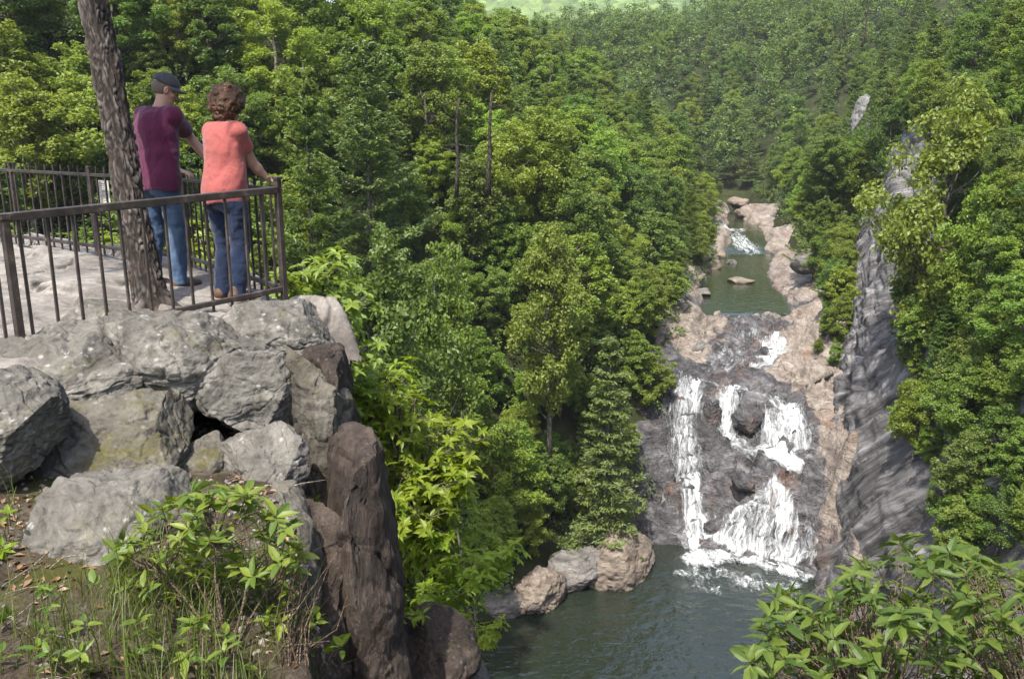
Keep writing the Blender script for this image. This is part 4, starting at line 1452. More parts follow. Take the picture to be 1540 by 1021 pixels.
def low_crown(seed, con):
    rng = np.random.default_rng(seed)
    if con:
        n = 620
        f = rng.uniform(0, 1, n) ** 1.4
        a = rng.uniform(0, 6.28, n)
        r = 3.0 * (1 - f) ** 0.8 * np.sqrt(rng.uniform(0.25, 1, n)) + 0.2
        r = r * (0.75 + 0.25 * np.sin(a * 5 + f * 40))
        c = np.stack([np.cos(a) * r, np.sin(a) * r, 2.5 + f * 14], -1)
        nn = nrm(np.array([0, 0, 1.0]) + rng.normal(size=(n, 3)) * 0.4)
        return diamonds(c, nn, rng.uniform(0.6, 1.0, n), 0.45, 0.05, rng)
    cc = []
    for _ in range(26):
        d = rdir(rng, 1)[0]
        cc.append(np.array([d[0] * 3.4, d[1] * 3.4, 8 + d[2] * 4.6]) * rng.uniform(0.7, 1.0) + np.array([0, 0, 1.4]))
    cc = np.array(cc)
    n = 1150
    k = rng.integers(0, len(cc), n)
    d = rdir(rng, n, 0.3)
    c = cc[k] + d * rng.uniform(0.5, 1.35, (n, 1)) * np.array([1, 1, .7])
    nn = nrm(np.array([0, 0, .9]) + d * 0.5 + rng.normal(size=(n, 3)) * 0.4)
    return diamonds(c, nn, rng.uniform(0.4, 0.7, n), 0.68, 0.05, rng)


LC = [low_crown(i, 0) for i in range(5)] + [low_crown(9 + i, 1) for i in range(2)]
AV, AQ, nv_ = [], [], 0
for x, y in rest:
    V, Q = LC[rnd.choice([0, 1, 2, 3, 4, 0, 1, 2, 3, 4, 0, 1, 2, 3, 4, 5, 6])]
    a, s = rnd.uniform(0, 6.28), rnd.uniform(0.95, 1.4)
    ca_, sa_ = math.cos(a) * s, math.sin(a) * s
    AV.append(np.stack([V[:, 0] * ca_ - V[:, 1] * sa_ + x, V[:, 0] * sa_ + V[:, 1] * ca_ + y, V[:, 2] * s + float(G(x, y)) - 0.8], -1))
    AQ.append(Q + nv_)
    nv_ += len(V)
tag(link('far_forest', mesh_arrays('far_forest', np.concatenate(AV), np.concatenate(AQ), None, M['lf_far'])), 'dense mixed woods covering the far hillside beyond the river bend', 'forest', kind='stuff')

# ------------------------------------------------------------------ the overlook in the foreground
_C2, _S2, _L2 = P(428, 450, 6.48)[:2], P(288, 415, 8.28)[:2], P(20, 430, 4.96)[:2]
_B2 = P(156, 370, 9.0)[:2]
_B0 = P(0, 360, 9.95)[:2]


def side_of(a, b, x, y):
    d = nrm(np.array(b) - np.array(a))
    return d[0] * (y - a[1]) - d[1] * (x - a[0])     # > 0 to the left of a->b


def ledge_h(x, y):
    q = v3(x, y)
    e1 = side_of(_C2, _S2, x, y) + 0.20 + 0.14 * noise(q * 1.6, 3)
    e2 = side_of(_S2, _B0, x, y) + 0.55 + 0.2 * noise(q * 1.3, 5)
    e3 = -side_of(_C2, _L2, x, y) + 0.25
    t = 0.8 * x + 0.55 * y + 0.55 * fbm(q * 0.8, 3, 4)
    f = t / 0.75 - np.floor(t / 0.75)
    h = 0.03 + 0.075 * (sstep(0.0, 0.13, f) - f) + 0.035 * fbm(q * 2.2, 4, 6) + 0.012 * ridged(q * 5, 3, 2)
    c2 = np.abs(noise(q * np.array([1.1, 1.9, 1]) + 4.2, 15))
    h = h - 0.055 * sstep(0.05, 0.0, c2)
    h = h - 7.0 * np.maximum(0, -e1) - 2.0 * np.maximum(0, -e2) ** 1.3
    h = h - 0.75 * sstep(0.0, -0.9, e3) - 0.3 * sstep(-0.9, -2.0, e3)
    return np.maximum(h, -9)


xs, ys = np.linspace(-11, -0.6, 560), np.linspace(3.6, 13, 500)
me = sheet('rock_ledge', xs, ys, ledge_h, M['ledge'])
bm = bmesh.new()
bm.from_mesh(me)
bmesh.ops.delete(bm, geom=[v for v in bm.verts if v.co.z < -2.2 or (v.co.z < -0.75 and v.co.y < 6.2) or (v.co.z < -0.3 and v.co.x > -2.4)], context='VERTS')
bm.to_mesh(me)
bm.free()
o = link('rock_ledge', me)
tag(o, 'pale bare rock platform inside the railing', 'rock ledge', kind='structure')


def ground_h(x, y):
    q = v3(x, y)
    xe = np.interp(y, [2.3, 3.0, 4.0, 4.8, 5.4, 6.2], [-0.64, -0.82, -1.12, -1.4, -1.65, -2.0]) + 4.0 * sstep(2.3, 1.5, y) + 0.08 * noise(q * 2, 8)
    h = -0.40 - 0.12 * sstep(3.9, 4.6, y) + 0.05 * fbm(q * 1.7, 4, 12) + 0.02 * fbm(q * 7, 3, 18) - 0.10 * sstep(-1.6, -0.8, x) + 0.18 * sstep(-1.6, -3.2, x) - 1.2 * sstep(0.3, 1.2, x)
    return np.maximum(h - 6.5 * np.maximum(0, x - xe), -11)


xs, ys = np.linspace(-5.5, 4.0, 330), np.linspace(-2, 6.2, 300)
o = link('ground', sheet('ground', xs, ys, ground_h, M['soil']))
tag(o, 'leaf littered soil between the foreground boulders', 'ground', kind='structure')

BG = 'foreground boulders'


def fb(label, px, py, d, dims, rot, seed, mat='rock', cuts=11, rough=0.13, name='boulder', depth=0.82, sub=6, fs=1.6, box=2.35, frac=0.7, zs=1.0):
    return boulder(name, label, name.replace('_', ' '), tuple(P(px, py, d)), dims, rot, seed, cuts, rough, mat, sub, BG, None, depth, fs, None, box, frac, zs)


fb('large flat-topped grey boulder right in front of the near railing', 262, 532, 5.4, (0.52, 0.50, 0.27), (0.10, 0.22, -0.25), 101, rough=0.15, sub=7)
fb('long low grey boulder under the left end of the near railing', 82, 566, 5.1, (0.60, 0.50, 0.24), (0.15, -0.16, 0.3), 102, rough=0.14, sub=7)
fb('rounded grey boulder cut by the left edge of the photo', 8, 640, 4.25, (0.29, 0.36, 0.28), (0.1, 0.25, 0.5), 103, sub=7)
fb('broad weathered rock face below the long low boulder', 178, 680, 4.75, (0.48, 0.42, 0.33), (0.35, 0.05, 0.2), 104, 'rock_mossy', sub=7)
fb('low pale slab of rock left of the laurel bush', 160, 800, 3.95, (0.44, 0.40, 0.27), (0.3, -0.1, -0.3), 105, sub=7)
fb('blocky boulder with sunlit top below the corner boulder', 398, 590, 5.35, (0.30, 0.42, 0.34), (0.05, 0.2, -0.4), 106, 'rock', 12, 0.12, sub=7)
fb('upright grey rock behind the laurel bush', 392, 745, 4.85, (0.28, 0.34, 0.44), (0.1, 0.1, 0.6), 107, 'rock', 12, sub=7)
fb('rounded boulder carrying the corner post of the railing', 420, 508, 6.1, (0.42, 0.50, 0.30), (0.0, 0.12, 0.2), 108, 'rock', 11, 0.12, sub=7)
fb('grey rock flank behind the corner boulder', 452, 575, 6.75, (0.36, 0.62, 0.50), (0.0, 0.1, 0.5), 120, 'rock', 12, 0.13)
fb('small rock wedged between upright rock and blocky boulder', 312, 690, 4.9, (0.15, 0.2, 0.13), (0.1, 0.1, 0.1), 109, 'rock_mossy')
fb('pale rock at the foot of the leaning trunk', 165, 478, 6.1, (0.30, 0.3, 0.13), (0.1, 0.1, 0.4), 119, 'rock', 10, 0.1)
fb('moss streaked rock column right of the blocky boulder', 472, 725, 5.5, (0.20, 0.40, 0.86), (0.05, 0.05, 0.3), 110, 'rock_mossy', 8, 0.15, 'rock_column', 0.86, 7, 1.9, 4.5, 0.6, 0.4)
fb('dark brown rock column under the corner boulder', 505, 700, 5.75, (0.17, 0.45, 0.80), (0.03, -0.05, 0.2), 111, 'rock_dark', 8, 0.15, 'rock_column', 0.86, 7, 1.9, 4.5, 0.6, 0.4)
fb('tall dark brown cliff slab at the brink above the pool', 548, 985, 4.95, (0.19, 0.52, 1.30), (0.03, 0.07, 0.30), 112, 'rock_dark', 8, 0.13, 'rock_slab', 0.86, 7, 1.9, 4.5, 0.6, 0.4)
fb('dark fissured cliff block left of the tall dark slab', 476, 985, 4.65, (0.21, 0.46, 0.88), (0.05, -0.02, 0.15), 113, 'rock_dark', 8, 0.15, 'rock_slab', 0.86, 7, 1.9, 4.5, 0.6, 0.4)
fb('grey green rock rib behind the laurel bush twigs', 436, 900, 4.5, (0.17, 0.3, 0.60), (0.1, -0.05, 0.2), 114, 'rock_mossy', 8, 0.15, 'rock_slab', 0.86, 6, 1.9, 4, 0.6, 0.4)
fb('low brown rock at the bottom right of the dark slab', 640, 1015, 5.6, (0.30, 0.45, 0.40), (0.1, 0.5, 0.1), 115, 'rock_dark', 12, 0.15)
fb('grey rock corner reaching toward the pool at the bottom', 700, 1050, 5.7, (0.22, 0.4, 0.24), (0.0, 0.35, 0.1), 116, 'rock', 10, 0.14)
fb('dark rock wall below the brink at the bottom of the photo', 560, 1180, 5.3, (0.38, 0.5, 1.0), (0.0, 0.1, 0.1), 117, 'rock_dark', 10, 0.12, 'rock_slab')

# ------------------------------------------------------------------ iron railing
rail = thing('iron_railing', 'weathered brown iron railing around the rock platform', 'railing', tuple(P(428, 455, 6.48)))
r0 = np.array(rail.location)


def V3(p2, z):
    return np.array([p2[0], p2[1], z])


ZT, ZB = 0.905, 0.185
seg_near_dir = nrm(_L2 - _C2)
_LL = _C2 + seg_near_dir * 4.2
PATHS = [(_C2, _LL, 0.905, 0.78, 'near'), (_C2, _S2, 0.905, 0.875, 'side'), (_S2, _B0 + (_B0 - _S2) * 0.35, 0.875, 0.90, 'back')]


def part_bar(name, p0, p1, w, h, up=(0, 0, 1)):
    mb = MB()
    mb.bar(p0 - r0, p1 - r0, w, h, up)
    return link(name, mb.mesh(name, M['iron']), rail)


def post(p2, z0, z1, w=0.045):
    mb = MB()
    d = np.array([*seg_near_dir, 0])
    mb.bar(V3(p2, z0) - r0, V3(p2, z1) - r0, w, w, d)
    c = V3(p2, z1) - r0
    mb.bar(c, c + (0, 0, 0.018), w * 1.35, w * 1.35, d)
    return link('post', mb.mesh('post', M['iron']), rail)


for a, b, za, zb, nm in PATHS:
    L = np.linalg.norm(b - a)
    dr = nrm(b - a)
    gap = 0.725
    part_bar('top_rail', V3(a, za), V3(b, zb), 0.045 if nm == 'near' else 0.032, 0.05 if nm == 'near' else 0.032)
    part_bar('bottom_rail', V3(a, za - gap), V3(b, zb - gap), 0.034, 0.036)
    n = int(L / 0.145)
    for i in range(1, n):
        t = i / n
        p = a + (b - a) * t
        z = za + (zb - za) * t
        if nm == 'back' and p[0] < -7.2:
            continue
        if nm == 'near' and p[1] < 4.1:
            continue
        up_ = 0.0 if nm == 'near' else 0.085
        mb = MB()
        e = rnd.uniform(-.004, .004)
        mb.bar(V3(p, z - gap - 0.085) - r0, V3(p + e, z + up_ - (0.02 if nm == 'near' else 0)) - r0, 0.017, 0.017, (dr[0], dr[1], 0))
        link('baluster', mb.mesh('baluster', M['iron']), rail)
    if nm == 'near':
        post(a, 0.0, za + 0.075)
        post(a + dr * (np.linalg.norm(_L2 - _C2)), -0.12, 0.84)
    elif nm == 'side':
        post(b, -0.12, zb + 0.075, 0.038)
    else:
        for t in (1.45, 2.9, 4.3):
            if t < L:
                post(a + dr * t, -0.12, za + (zb - za) * t / L + 0.07, 0.036)

# paper notice on the back railing behind the trunk
sp = P(157, 289, 8.93)
sg = thing('notice_sign', 'small weathered white paper notice hung on the back railing', 'sign', tuple(sp), math.atan2(_B0[1] - _S2[1], _B0[0] - _S2[0]))
mb = MB()
mb.bar((-0.085, 0, 0), (0.085, 0, 0), 0.006, 0.235)
link('plate', mb.mesh('plate', simple('paper', (0.55, 0.52, 0.46), 0.8, nscale=20, namt=0.25)), sg)
mb = MB()
for i in range(9):
    w_ = 0.06 if i % 4 else 0.045
    mb.bar((-w_, 0.005, 0.085 - i * 0.021), (w_ * rnd.uniform(0.5, 1), 0.005, 0.085 - i * 0.021), 0.003, 0.006)
link('print', mb.mesh('print', simple('ink', (0.22, 0.21, 0.2), 0.9)), sg)

# ------------------------------------------------------------------ leaning pine trunk
tp = [P(232, 470, 6.3), P(226, 440, 6.3), P(215, 400, 6.29), P(195, 300, 6.26), P(180, 200, 6.24), P(158, 90, 6.22), P(140, 0, 6.2)]
dlast = nrm(tp[-1] - tp[-2])
for i in range(1, 6):
    dlast = nrm(dlast + np.array([0.02, 0, 0.06]))
    tp.append(tp[-1] + dlast * 1.2)
tp = np.array(tp)
base = tp[0].copy()
L = np.concatenate([[0], np.cumsum(np.linalg.norm(np.diff(tp, axis=0), axis=1))])
s_ = np.linspace(0, L[-1], 900)
ce = np.stack([np.interp(s_, L, tp[:, i]) for i in range(3)], -1)
kk = np.ones(81) / 81
for i in range(3):
    ce[:, i] = np.convolve(np.pad(ce[:, i], 40, 'reflect', reflect_type='odd'), kk, 'valid')
tg = nrm(np.gradient(ce, axis=0))
ra = np.interp(s_, [0, 0.08, 0.3, 0.8, 2.6, L[-1]], [0.150, 0.126, 0.112, 0.103, 0.098, 0.05])
th = np.linspace(0, 2 * math.pi, 97)[:-1]
aa = nrm(np.cross(tg, [0, 1, 0.0]))
bb = np.cross(tg, aa)
q = np.stack([np.cos(th)[None] * 0.10 + 0 * s_[:, None], np.sin(th)[None] * 0.10 + 0 * s_[:, None], 0 * th[None] + s_[:, None]], -1)
qa = q * np.array([26, 26, 6.5])
wv = np.stack([fbm(qa * 0.55, 3, 1), fbm(qa * 0.55, 3, 2), fbm(qa * 0.55, 3, 3)], -1) * 1.9


we = worley(qa + wv)[0]
pl = sstep(0.0, 0.42, we) * (0.62 + 0.75 * fbm(qa * 1.3, 3, 9)) + 0.25 * fbm(q * np.array([40, 40, 14.0]), 3, 19)
rr = ra[:, None] * (1 + 0.06 * noise(q * np.array([8, 8, 2.2]), 4)) + 0.020 * pl + 0.004 * fbm(q * 60, 3, 7) - 0.010
rr += 0.085 * np.exp(-s_ / 0.09)[:, None] * np.maximum(0, np.cos(th * 4 + 0.6))[None]
Vt = ce[:, None] + aa[:, None] * (np.cos(th)[None] * rr)[..., None] + bb[:, None] * (np.sin(th)[None] * rr)[..., None]
nS, nT = len(s_), len(th)
ii = np.arange(nS - 1)[:, None] * nT + np.arange(nT)[None]
jj = np.arange(nS - 1)[:, None] * nT + (np.arange(nT)[None] + 1) % nT
Qt = np.stack([ii, jj, jj + nT, ii + nT], -1).reshape(-1, 4)
k = NT('plated_pine_bark')
n2 = k.noise(k.coord((1, 1, 0.6)), 30.0, 7, 0.7)
f = k.math('ADD', k.attr('plate'), k.math('MULTIPLY', k.math('SUBTRACT', n2, 0.5), 0.7))
c = k.ramp(f, [(0.05, (0.018, 0.015, 0.013)), (0.35, (0.048, 0.040, 0.035)), (0.7, (0.084, 0.071, 0.063)), (1.0, (0.14, 0.122, 0.11))])
c = k.mix(k.ramp(k.noise(k.coord(), 6.0, 4), [(0.5, 0), (0.7, 0.5)]), c, (0.068, 0.048, 0.036))
pb = k.done(k.principled(c, 0.9, k.bump(n2, 0.7, 0.008), spec=0.2))
pine = thing('pine_tree', 'leaning pine with thick plated bark standing inside the railing', 'tree', tuple(base))
me = mesh_arrays('trunk', (Vt - base).reshape(-1, 3), Qt, None, pb, True)
fattr(me, 'plate', np.clip(pl, 0, 1.2))
link('trunk', me, pine)
cr_ = link('crown', CN[1][1], pine)
cr_.location = tuple(tp[-3] - base + np.array([0, 0, -3.2]))
cr_.scale = (0.5, 0.5, 0.42)

# ------------------------------------------------------------------ foreground plants
def shrub(name, label, cat, root, tips, leaf, mat, twig, kl=(5, 8), wr=0.40, droop=0.25, r0_=0.006, seed=1, ax_up=0.8, nmain=8, group=None):
    """woody shrub: main stems fork to the given tips, each tip carries a whorl of leaves"""
    rng = np.random.default_rng(seed)
    root = np.asarray(root, float)
    tips = np.asarray(tips, float) - root
    mains = tips[rng.choice(len(tips), min(nmain, len(tips)), replace=False)] * rng.uniform(0.55, 0.75, (min(nmain, len(tips)), 1))
    o = thing(name, label, cat, tuple(root), 0, group)
    mb = MB()
    B, D, U = [], [], []
    curves = []
    for m in mains:
        mid = m * 0.5 + np.array([0, 0, 0.12 * np.linalg.norm(m)]) + rng.normal(size=3) * 0.04 * np.linalg.norm(m)
        t = np.linspace(0, 1, 7)[:, None]
        c = 2 * mid * t * (1 - t) + m * t * t
        curves.append(c)
        mb.tube(c, np.linspace(r0_, r0_ * 0.5, 7), 6)
    allp = np.concatenate(curves)
    for tpp in tips:
        d = np.linalg.norm(allp - tpp, axis=1) + 0.25 * np.linalg.norm(allp, axis=1) * 0 + 0.6 * np.maximum(0, allp[:, 2] - tpp[2])
        st = allp[np.argmin(d)]
        mid = (st + tpp) / 2 + rng.normal(size=3) * 0.12 * np.linalg.norm(tpp - st) + np.array([0, 0, -0.1 * np.linalg.norm(tpp - st)])
        mb.tube([st, st * .4 + mid * .6, mid * .4 + tpp * .6, tpp], [r0_ * .45, r0_ * .38, r0_ * .3, r0_ * .22], 5, cap=False)
        ax = nrm(nrm(tpp - mid) * 0.7 + np.array([0, 0, ax_up]) + rng.normal(size=3) * 0.25)
        kq = rng.integers(*kl)
        a = rng.uniform(0, 6.28) + np.arange(kq) * 2.4 + rng.normal(size=kq) * 0.2
        x1 = nrm(np.cross(ax, [0.31, 0.8, 0.1]))
        y1 = np.cross(ax, x1)
        el = rng.uniform(-0.15, 0.9, kq)
        B.append(tpp - ax * rng.uniform(0, leaf * 0.5, kq)[:, None])
        D.append(np.cos(a)[:, None] * x1 + np.sin(a)[:, None] * y1 + ax * el[:, None])
        U.append(np.repeat(ax[None], kq, 0) + rng.normal(size=(kq, 3)) * 0.25)
    B, D, U = np.concatenate(B), np.concatenate(D), np.concatenate(U)
    ln = leaf * rng.uniform(0.55, 1.15, len(B))
    V, Q, T = leaves(B, D, U, ln, ln * wr * rng.uniform(0.85, 1.15, len(B)), droop, 0.15)
    link('stem', mb.mesh('stem', M[twig], True), o)
    link('foliage', mesh_arrays('foliage', V, Q, T, M[mat]), o)
    return o


def on_ground(px, py, d=3.0):
    for t in np.arange(1.5, 7, 0.02):
        p = P(px, py, t)
        if p[2] < ground_h(np.array(p[0]), np.array(p[1])):
            return p
    return P(px, py, d)


rng = np.random.default_rng(8)
# laurel in front of the boulders
top = lambda x: np.interp(x, [165, 200, 250, 300, 350, 400, 440, 460], [830, 800, 745, 728, 730, 745, 790, 840])
bot = lambda x: np.interp(x, [165, 200, 250, 300, 350, 400, 440, 460], [870, 895, 895, 885, 880, 880, 880, 880])
tips = []
while len(tips) < 100:
    px = rng.uniform(168, 452)
    t = rng.uniform(0, 1) ** 1.3
    tips.append(P(px, top(px) * (1 - t) + bot(px) * t, rng.uniform(3.0, 3.5)))
root = on_ground(345, 985)
shrub('laurel_bush', 'leafy mountain laurel with upright green whorls in front of the boulders', 'bush', root + (0, 0, -0.02), tips, 0.074, 'lf_laurel', 'twig_brown', (6, 10), 0.36, 0.2, 0.006, 4, nmain=10)
# bare grey twigs at its right foot
root = on_ground(440, 1000)
mb = MB()
for i in range(20):
    e = P(rng.uniform(395, 530), rng.uniform(800, 1000), rng.uniform(3.05, 3.5)) - root
    a = rng.normal(size=3) * 0.03
    m = e * 0.5 + rng.normal(size=3) * 0.05
    mb.tube([a * [1, 1, 0], m, e], [0.0032, 0.0022, 0.001], 5, cap=False)
    for _ in range(2):
        e2 = m + (e - m) * rng.uniform(.2, .8)
        mb.tube([e2, e2 + rng.normal(size=3) * 0.06 + np.array([0, 0, .03])], [0.0014, 0.0007], 4, cap=False)
tw = thing('dead_shrub', 'tangle of bare grey twigs at the right foot of the laurel', 'shrub', tuple(root))
link('twig_tangle', mb.mesh('twig_tangle', M['twig_brown'], True), tw)
for i, (px, py, n, sp, d, lf, lb, mt) in enumerate([
    (478, 985, 9, 46, 3.35, 0.075, 'pale green leafy sprig in front of the fissured block', 'lf_lime'),
    (425, 940, 7, 32, 3.4, 0.07, 'fresh green sprig among the bare grey twigs', 'lf_lime'),
    (455, 760, 5, 18, 5.0, 0.075, 'small bright sprig growing out of the moss streaked column', 'lf_lime'),
    (520, 685, 3, 9, 5.2, 0.07, 'tiny bright sprig at the crack between the dark columns', 'lf_lime'),
    (540, 865, 4, 12, 4.6, 0.07, 'tiny green sprig halfway down the tall dark slab', 'lf_lime'),
    (330, 1015, 10, 60, 3.0, 0.07, 'low leafy plant at the bottom edge below the laurel', 'lf_laurel'),
    (5, 830, 5, 25, 3.6, 0.08, 'bright leafy sprig at the left edge of the photo', 'lf_lime'),
    (60, 950, 8, 45, 3.0, 0.05, 'small green seedling patch in the grass at lower left', 'lf_laurel'),
    (120, 1000, 9, 70, 3.0, 0.06, 'low green leafy plant in the grass at the bottom left', 'lf_laurel'),
    (235, 1000, 9, 60, 3.0, 0.06, 'low green leafy plant left of the plant below the laurel', 'lf_laurel'),
    (640, 935, 7, 40, 5.5, 0.08, 'green leafy sprigs on the low brown rock by the slab', 'lf_lime'),
]):
    root = P(px, py + 12, d) if d > 3.45 else on_ground(px, py + 25)
    dd = float(proj(root)[2])
    tips = [P(px + rng.normal() * sp * 0.6, py - abs(rng.normal()) * sp * 0.8, dd + rng.uniform(-.1, .08)) for _ in range(n)]
    shrub('sprig', lb, 'small plant', root, tips, lf, mt, 'twig_brown', (4, 7), 0.36, 0.2, 0.003, 30 + i, nmain=4)

# rhododendron at the lower right, rooted on the slope below the camera
tb_ = [(1105, 985), (1125, 940), (1170, 868), (1200, 850), (1225, 905), (1262, 860), (1300, 822), (1350, 792), (1410, 790), (1460, 805), (1500, 835), (1560, 825)]
tx, ty = [a for a, b in tb_], [b for a, b in tb_]
tips = []
while len(tips) < 560:
    px = rng.uniform(1120, 1640)
    y0 = np.interp(px, tx, ty) + 14
    py = y0 + rng.uniform(0, 1) ** 1.15 * (1120 - y0)
    tips.append(P(px, py, rng.uniform(2.9, 4.4) + 0.4 * rng.random()))
root = np.array([2.05, 2.35, -1.62])
shrub('rhododendron_bush', 'large rhododendron bush with long glossy leaves at lower right', 'bush', root, tips, 0.088, 'lf_rhodo', 'twig_brown', (5, 9), 0.36, 0.35, 0.008, 9, ax_up=0.5, nmain=13)

# ------------------------------------------------------------------ grass, dead leaves, gravel
def scatter_px(n, x0, x1, y0, y1):
    out = []
    while len(out) < n:
        p = on_ground(rng.uniform(x0, x1), rng.uniform(y0, y1))
        out.append(p)
    return np.array(out)


def ground_pts(n, seed, f):
    r = np.random.default_rng(seed)
    x, y = r.uniform(-4.2, -0.75, n * 3), r.uniform(2.0, 5.6, n * 3)
    m = r.random(n * 3) < f(x, y)
    x, y = x[m][:n], y[m][:n]
    return np.stack([x, y, ground_h(x, y)], -1)


gp = ground_pts(5200, 3, lambda x, y: sstep(3.7, 2.9, y) * sstep(-0.35, 0.3, noise(v3(x * 2.2, y * 2.2), 3) + 0.15))
N = len(gp)
mb = MB()
hgt = rng.uniform(0.08, 0.36, N)
ang = rng.uniform(0, 6.28, N)
d = np.stack([np.cos(ang), np.sin(ang), 0 * ang], -1)
sdv = np.stack([-np.sin(ang), np.cos(ang), 0 * ang], -1)
lean = rng.uniform(0.1, 0.7, N)
w0 = rng.uniform(0.0016, 0.0034, N)
rows = []
for t in (0, 0.35, 0.7, 1.0):
    c = gp + d * (hgt * lean * t * t)[:, None] + np.array([0, 0, 1.0]) * (hgt * (t - 0.35 * lean * t * t))[:, None]
    w_ = (w0 * (1 - t * 0.85))[:, None]
    rows += [c - sdv * w_, c + sdv * w_]
V = np.stack(rows, 1).reshape(-1, 3)
kq = (np.arange(N) * 8)[:, None]
Q = np.concatenate([kq + np.array([[0, 1, 3, 2]]), kq + np.array([[2, 3, 5, 4]]), kq + np.array([[4, 5, 7, 6]])])
tag(link('grass', mesh_arrays('grass', V, Q, None, M['grass'])), 'thin tufts of grass at the lower left', 'grass', kind='stuff')

lp = ground_pts(3600, 4, lambda x, y: np.clip(0.35 + noise(v3(x * 1.5, y * 1.5), 5), 0.05, 1))
N = len(lp)
nv3 = nrm(np.array([0, 0, 1.0]) + rng.normal(size=(N, 3)) * 0.35)
V, Q = diamonds(lp + np.array([0, 0, 0.006]), nv3, rng.uniform(0.012, 0.05, N), 0.5, 0.12, rng)
tag(link('leaf_litter', mesh_arrays('leaf_litter', V, Q, None, M['litter'])), 'brown dead leaves and debris lying on the soil', 'leaf litter', kind='stuff')

gpb = ground_pts(1800, 6, lambda x, y: sstep(-0.1, 0.5, noise(v3(x * 2, y * 2), 9) + 0.5 * sstep(-1.4, -2.2, x)))
bm = bmesh.new()
bmesh.ops.create_icosphere(bm, subdivisions=1, radius=1)
IV = np.array([v.co[:] for v in bm.verts])
IF = np.array([[v.index for v in f.verts] for f in bm.faces])
bm.free()
s3 = rng.uniform(0.005, 0.019, len(gpb))[:, None, None] * rng.uniform(0.6, 1.3, (len(gpb), 1, 3))
V = gpb[:, None] + IV[None] * s3 * (1 + 0.25 * rng.normal(size=(len(gpb), 12 if len(IV) == 12 else len(IV), 1)))
T = (IF[None] + (np.arange(len(gpb)) * len(IV))[:, None, None]).reshape(-1, 3)
tag(link('gravel', mesh_arrays('gravel', V.reshape(-1, 3), None, T, rock_mat('gravel_stone', [(0.14, 0.12, 0.10), (0.27, 0.24, 0.21), (0.42, 0.39, 0.35)], 8.0))),
    'small loose stones on the soil between the boulders', 'gravel', kind='stuff')
mb = MB()
tw = ground_pts(110, 12, lambda x, y: 0.6 + 0 * x)
for p in tw:
    a, l = rng.uniform(0, 6.28), rng.uniform(0.06, 0.32)
    e = p + np.array([math.cos(a) * l, math.sin(a) * l, rng.uniform(0.0, 0.05)])
    mb.tube([p + (0, 0, .008), (p + e) / 2 + rng.normal(size=3) * 0.012 + (0, 0, .012), e], [0.003, 0.0026, 0.0012], 5, cap=False)
tag(link('fallen_twigs', mb.mesh('fallen_twigs', M['twig'], True)), 'fallen grey twigs scattered on the soil', 'twigs', kind='stuff')
# ------------------------------------------------------------------ people: bodies as one continuous surface grown from a distance field


def surface_nets(F, org, h):
    ins = F < 0
    nx, ny, nz = F.shape
    c = np.zeros((nx - 1, ny - 1, nz - 1), np.uint8)
    for dx in (0, 1):
        for dy in (0, 1):
            for dz in (0, 1):
                c += ins[dx:nx - 1 + dx, dy:ny - 1 + dy, dz:nz - 1 + dz]
    act = (c > 0) & (c < 8)
    I = np.argwhere(act)
    idx = np.full(act.shape, -1, np.int64)
    idx[act] = np.arange(len(I))
    acc, cnt = np.zeros((len(I), 3)), np.zeros(len(I))
    offs = [np.array(o) for o in np.ndindex(2, 2, 2)]
    for a in offs:
        for ax in range(3):
            if a[ax]:
                continue
            b = a.copy()
            b[ax] = 1
            fa = F[tuple((I + a).T)]
            fb_ = F[tuple((I + b).T)]
            m = (fa < 0) != (fb_ < 0)
            t = fa / np.where(np.abs(fa - fb_) < 1e-12, 1, fa - fb_)
            p = a + (b - a) * t[:, None]
            acc[m] += p[m]
            cnt[m] += 1
    V = (I + acc / cnt[:, None]) * h + org
    Q = []
    for ax in range(3):
        u, w_ = (ax + 1) % 3, (ax + 2) % 3
        sl0, sl1 = [slice(1, -1)] * 3, [slice(1, -1)] * 3
        sl0[ax], sl1[ax] = slice(0, -1), slice(1, None)
        s0, s1 = ins[tuple(sl0)], ins[tuple(sl1)]
        E = np.argwhere(s0 != s1)
        flip = s0[tuple(E.T)]
        base_ = E.copy()
        for k_ in (u, w_):
            base_[:, k_] += 1
        q = []
        for du_, dw_ in ((-1, -1), (0, -1), (0, 0), (-1, 0)):
            e = base_.copy()
            e[:, u] += du_
            e[:, w_] += dw_
            q.append(idx[tuple(e.T)])
        q = np.stack(q, -1)
        q[~flip] = q[~flip][:, ::-1]
        Q.append(q)
    Q = np.concatenate(Q)
    return V, Q[(Q >= 0).all(1)]


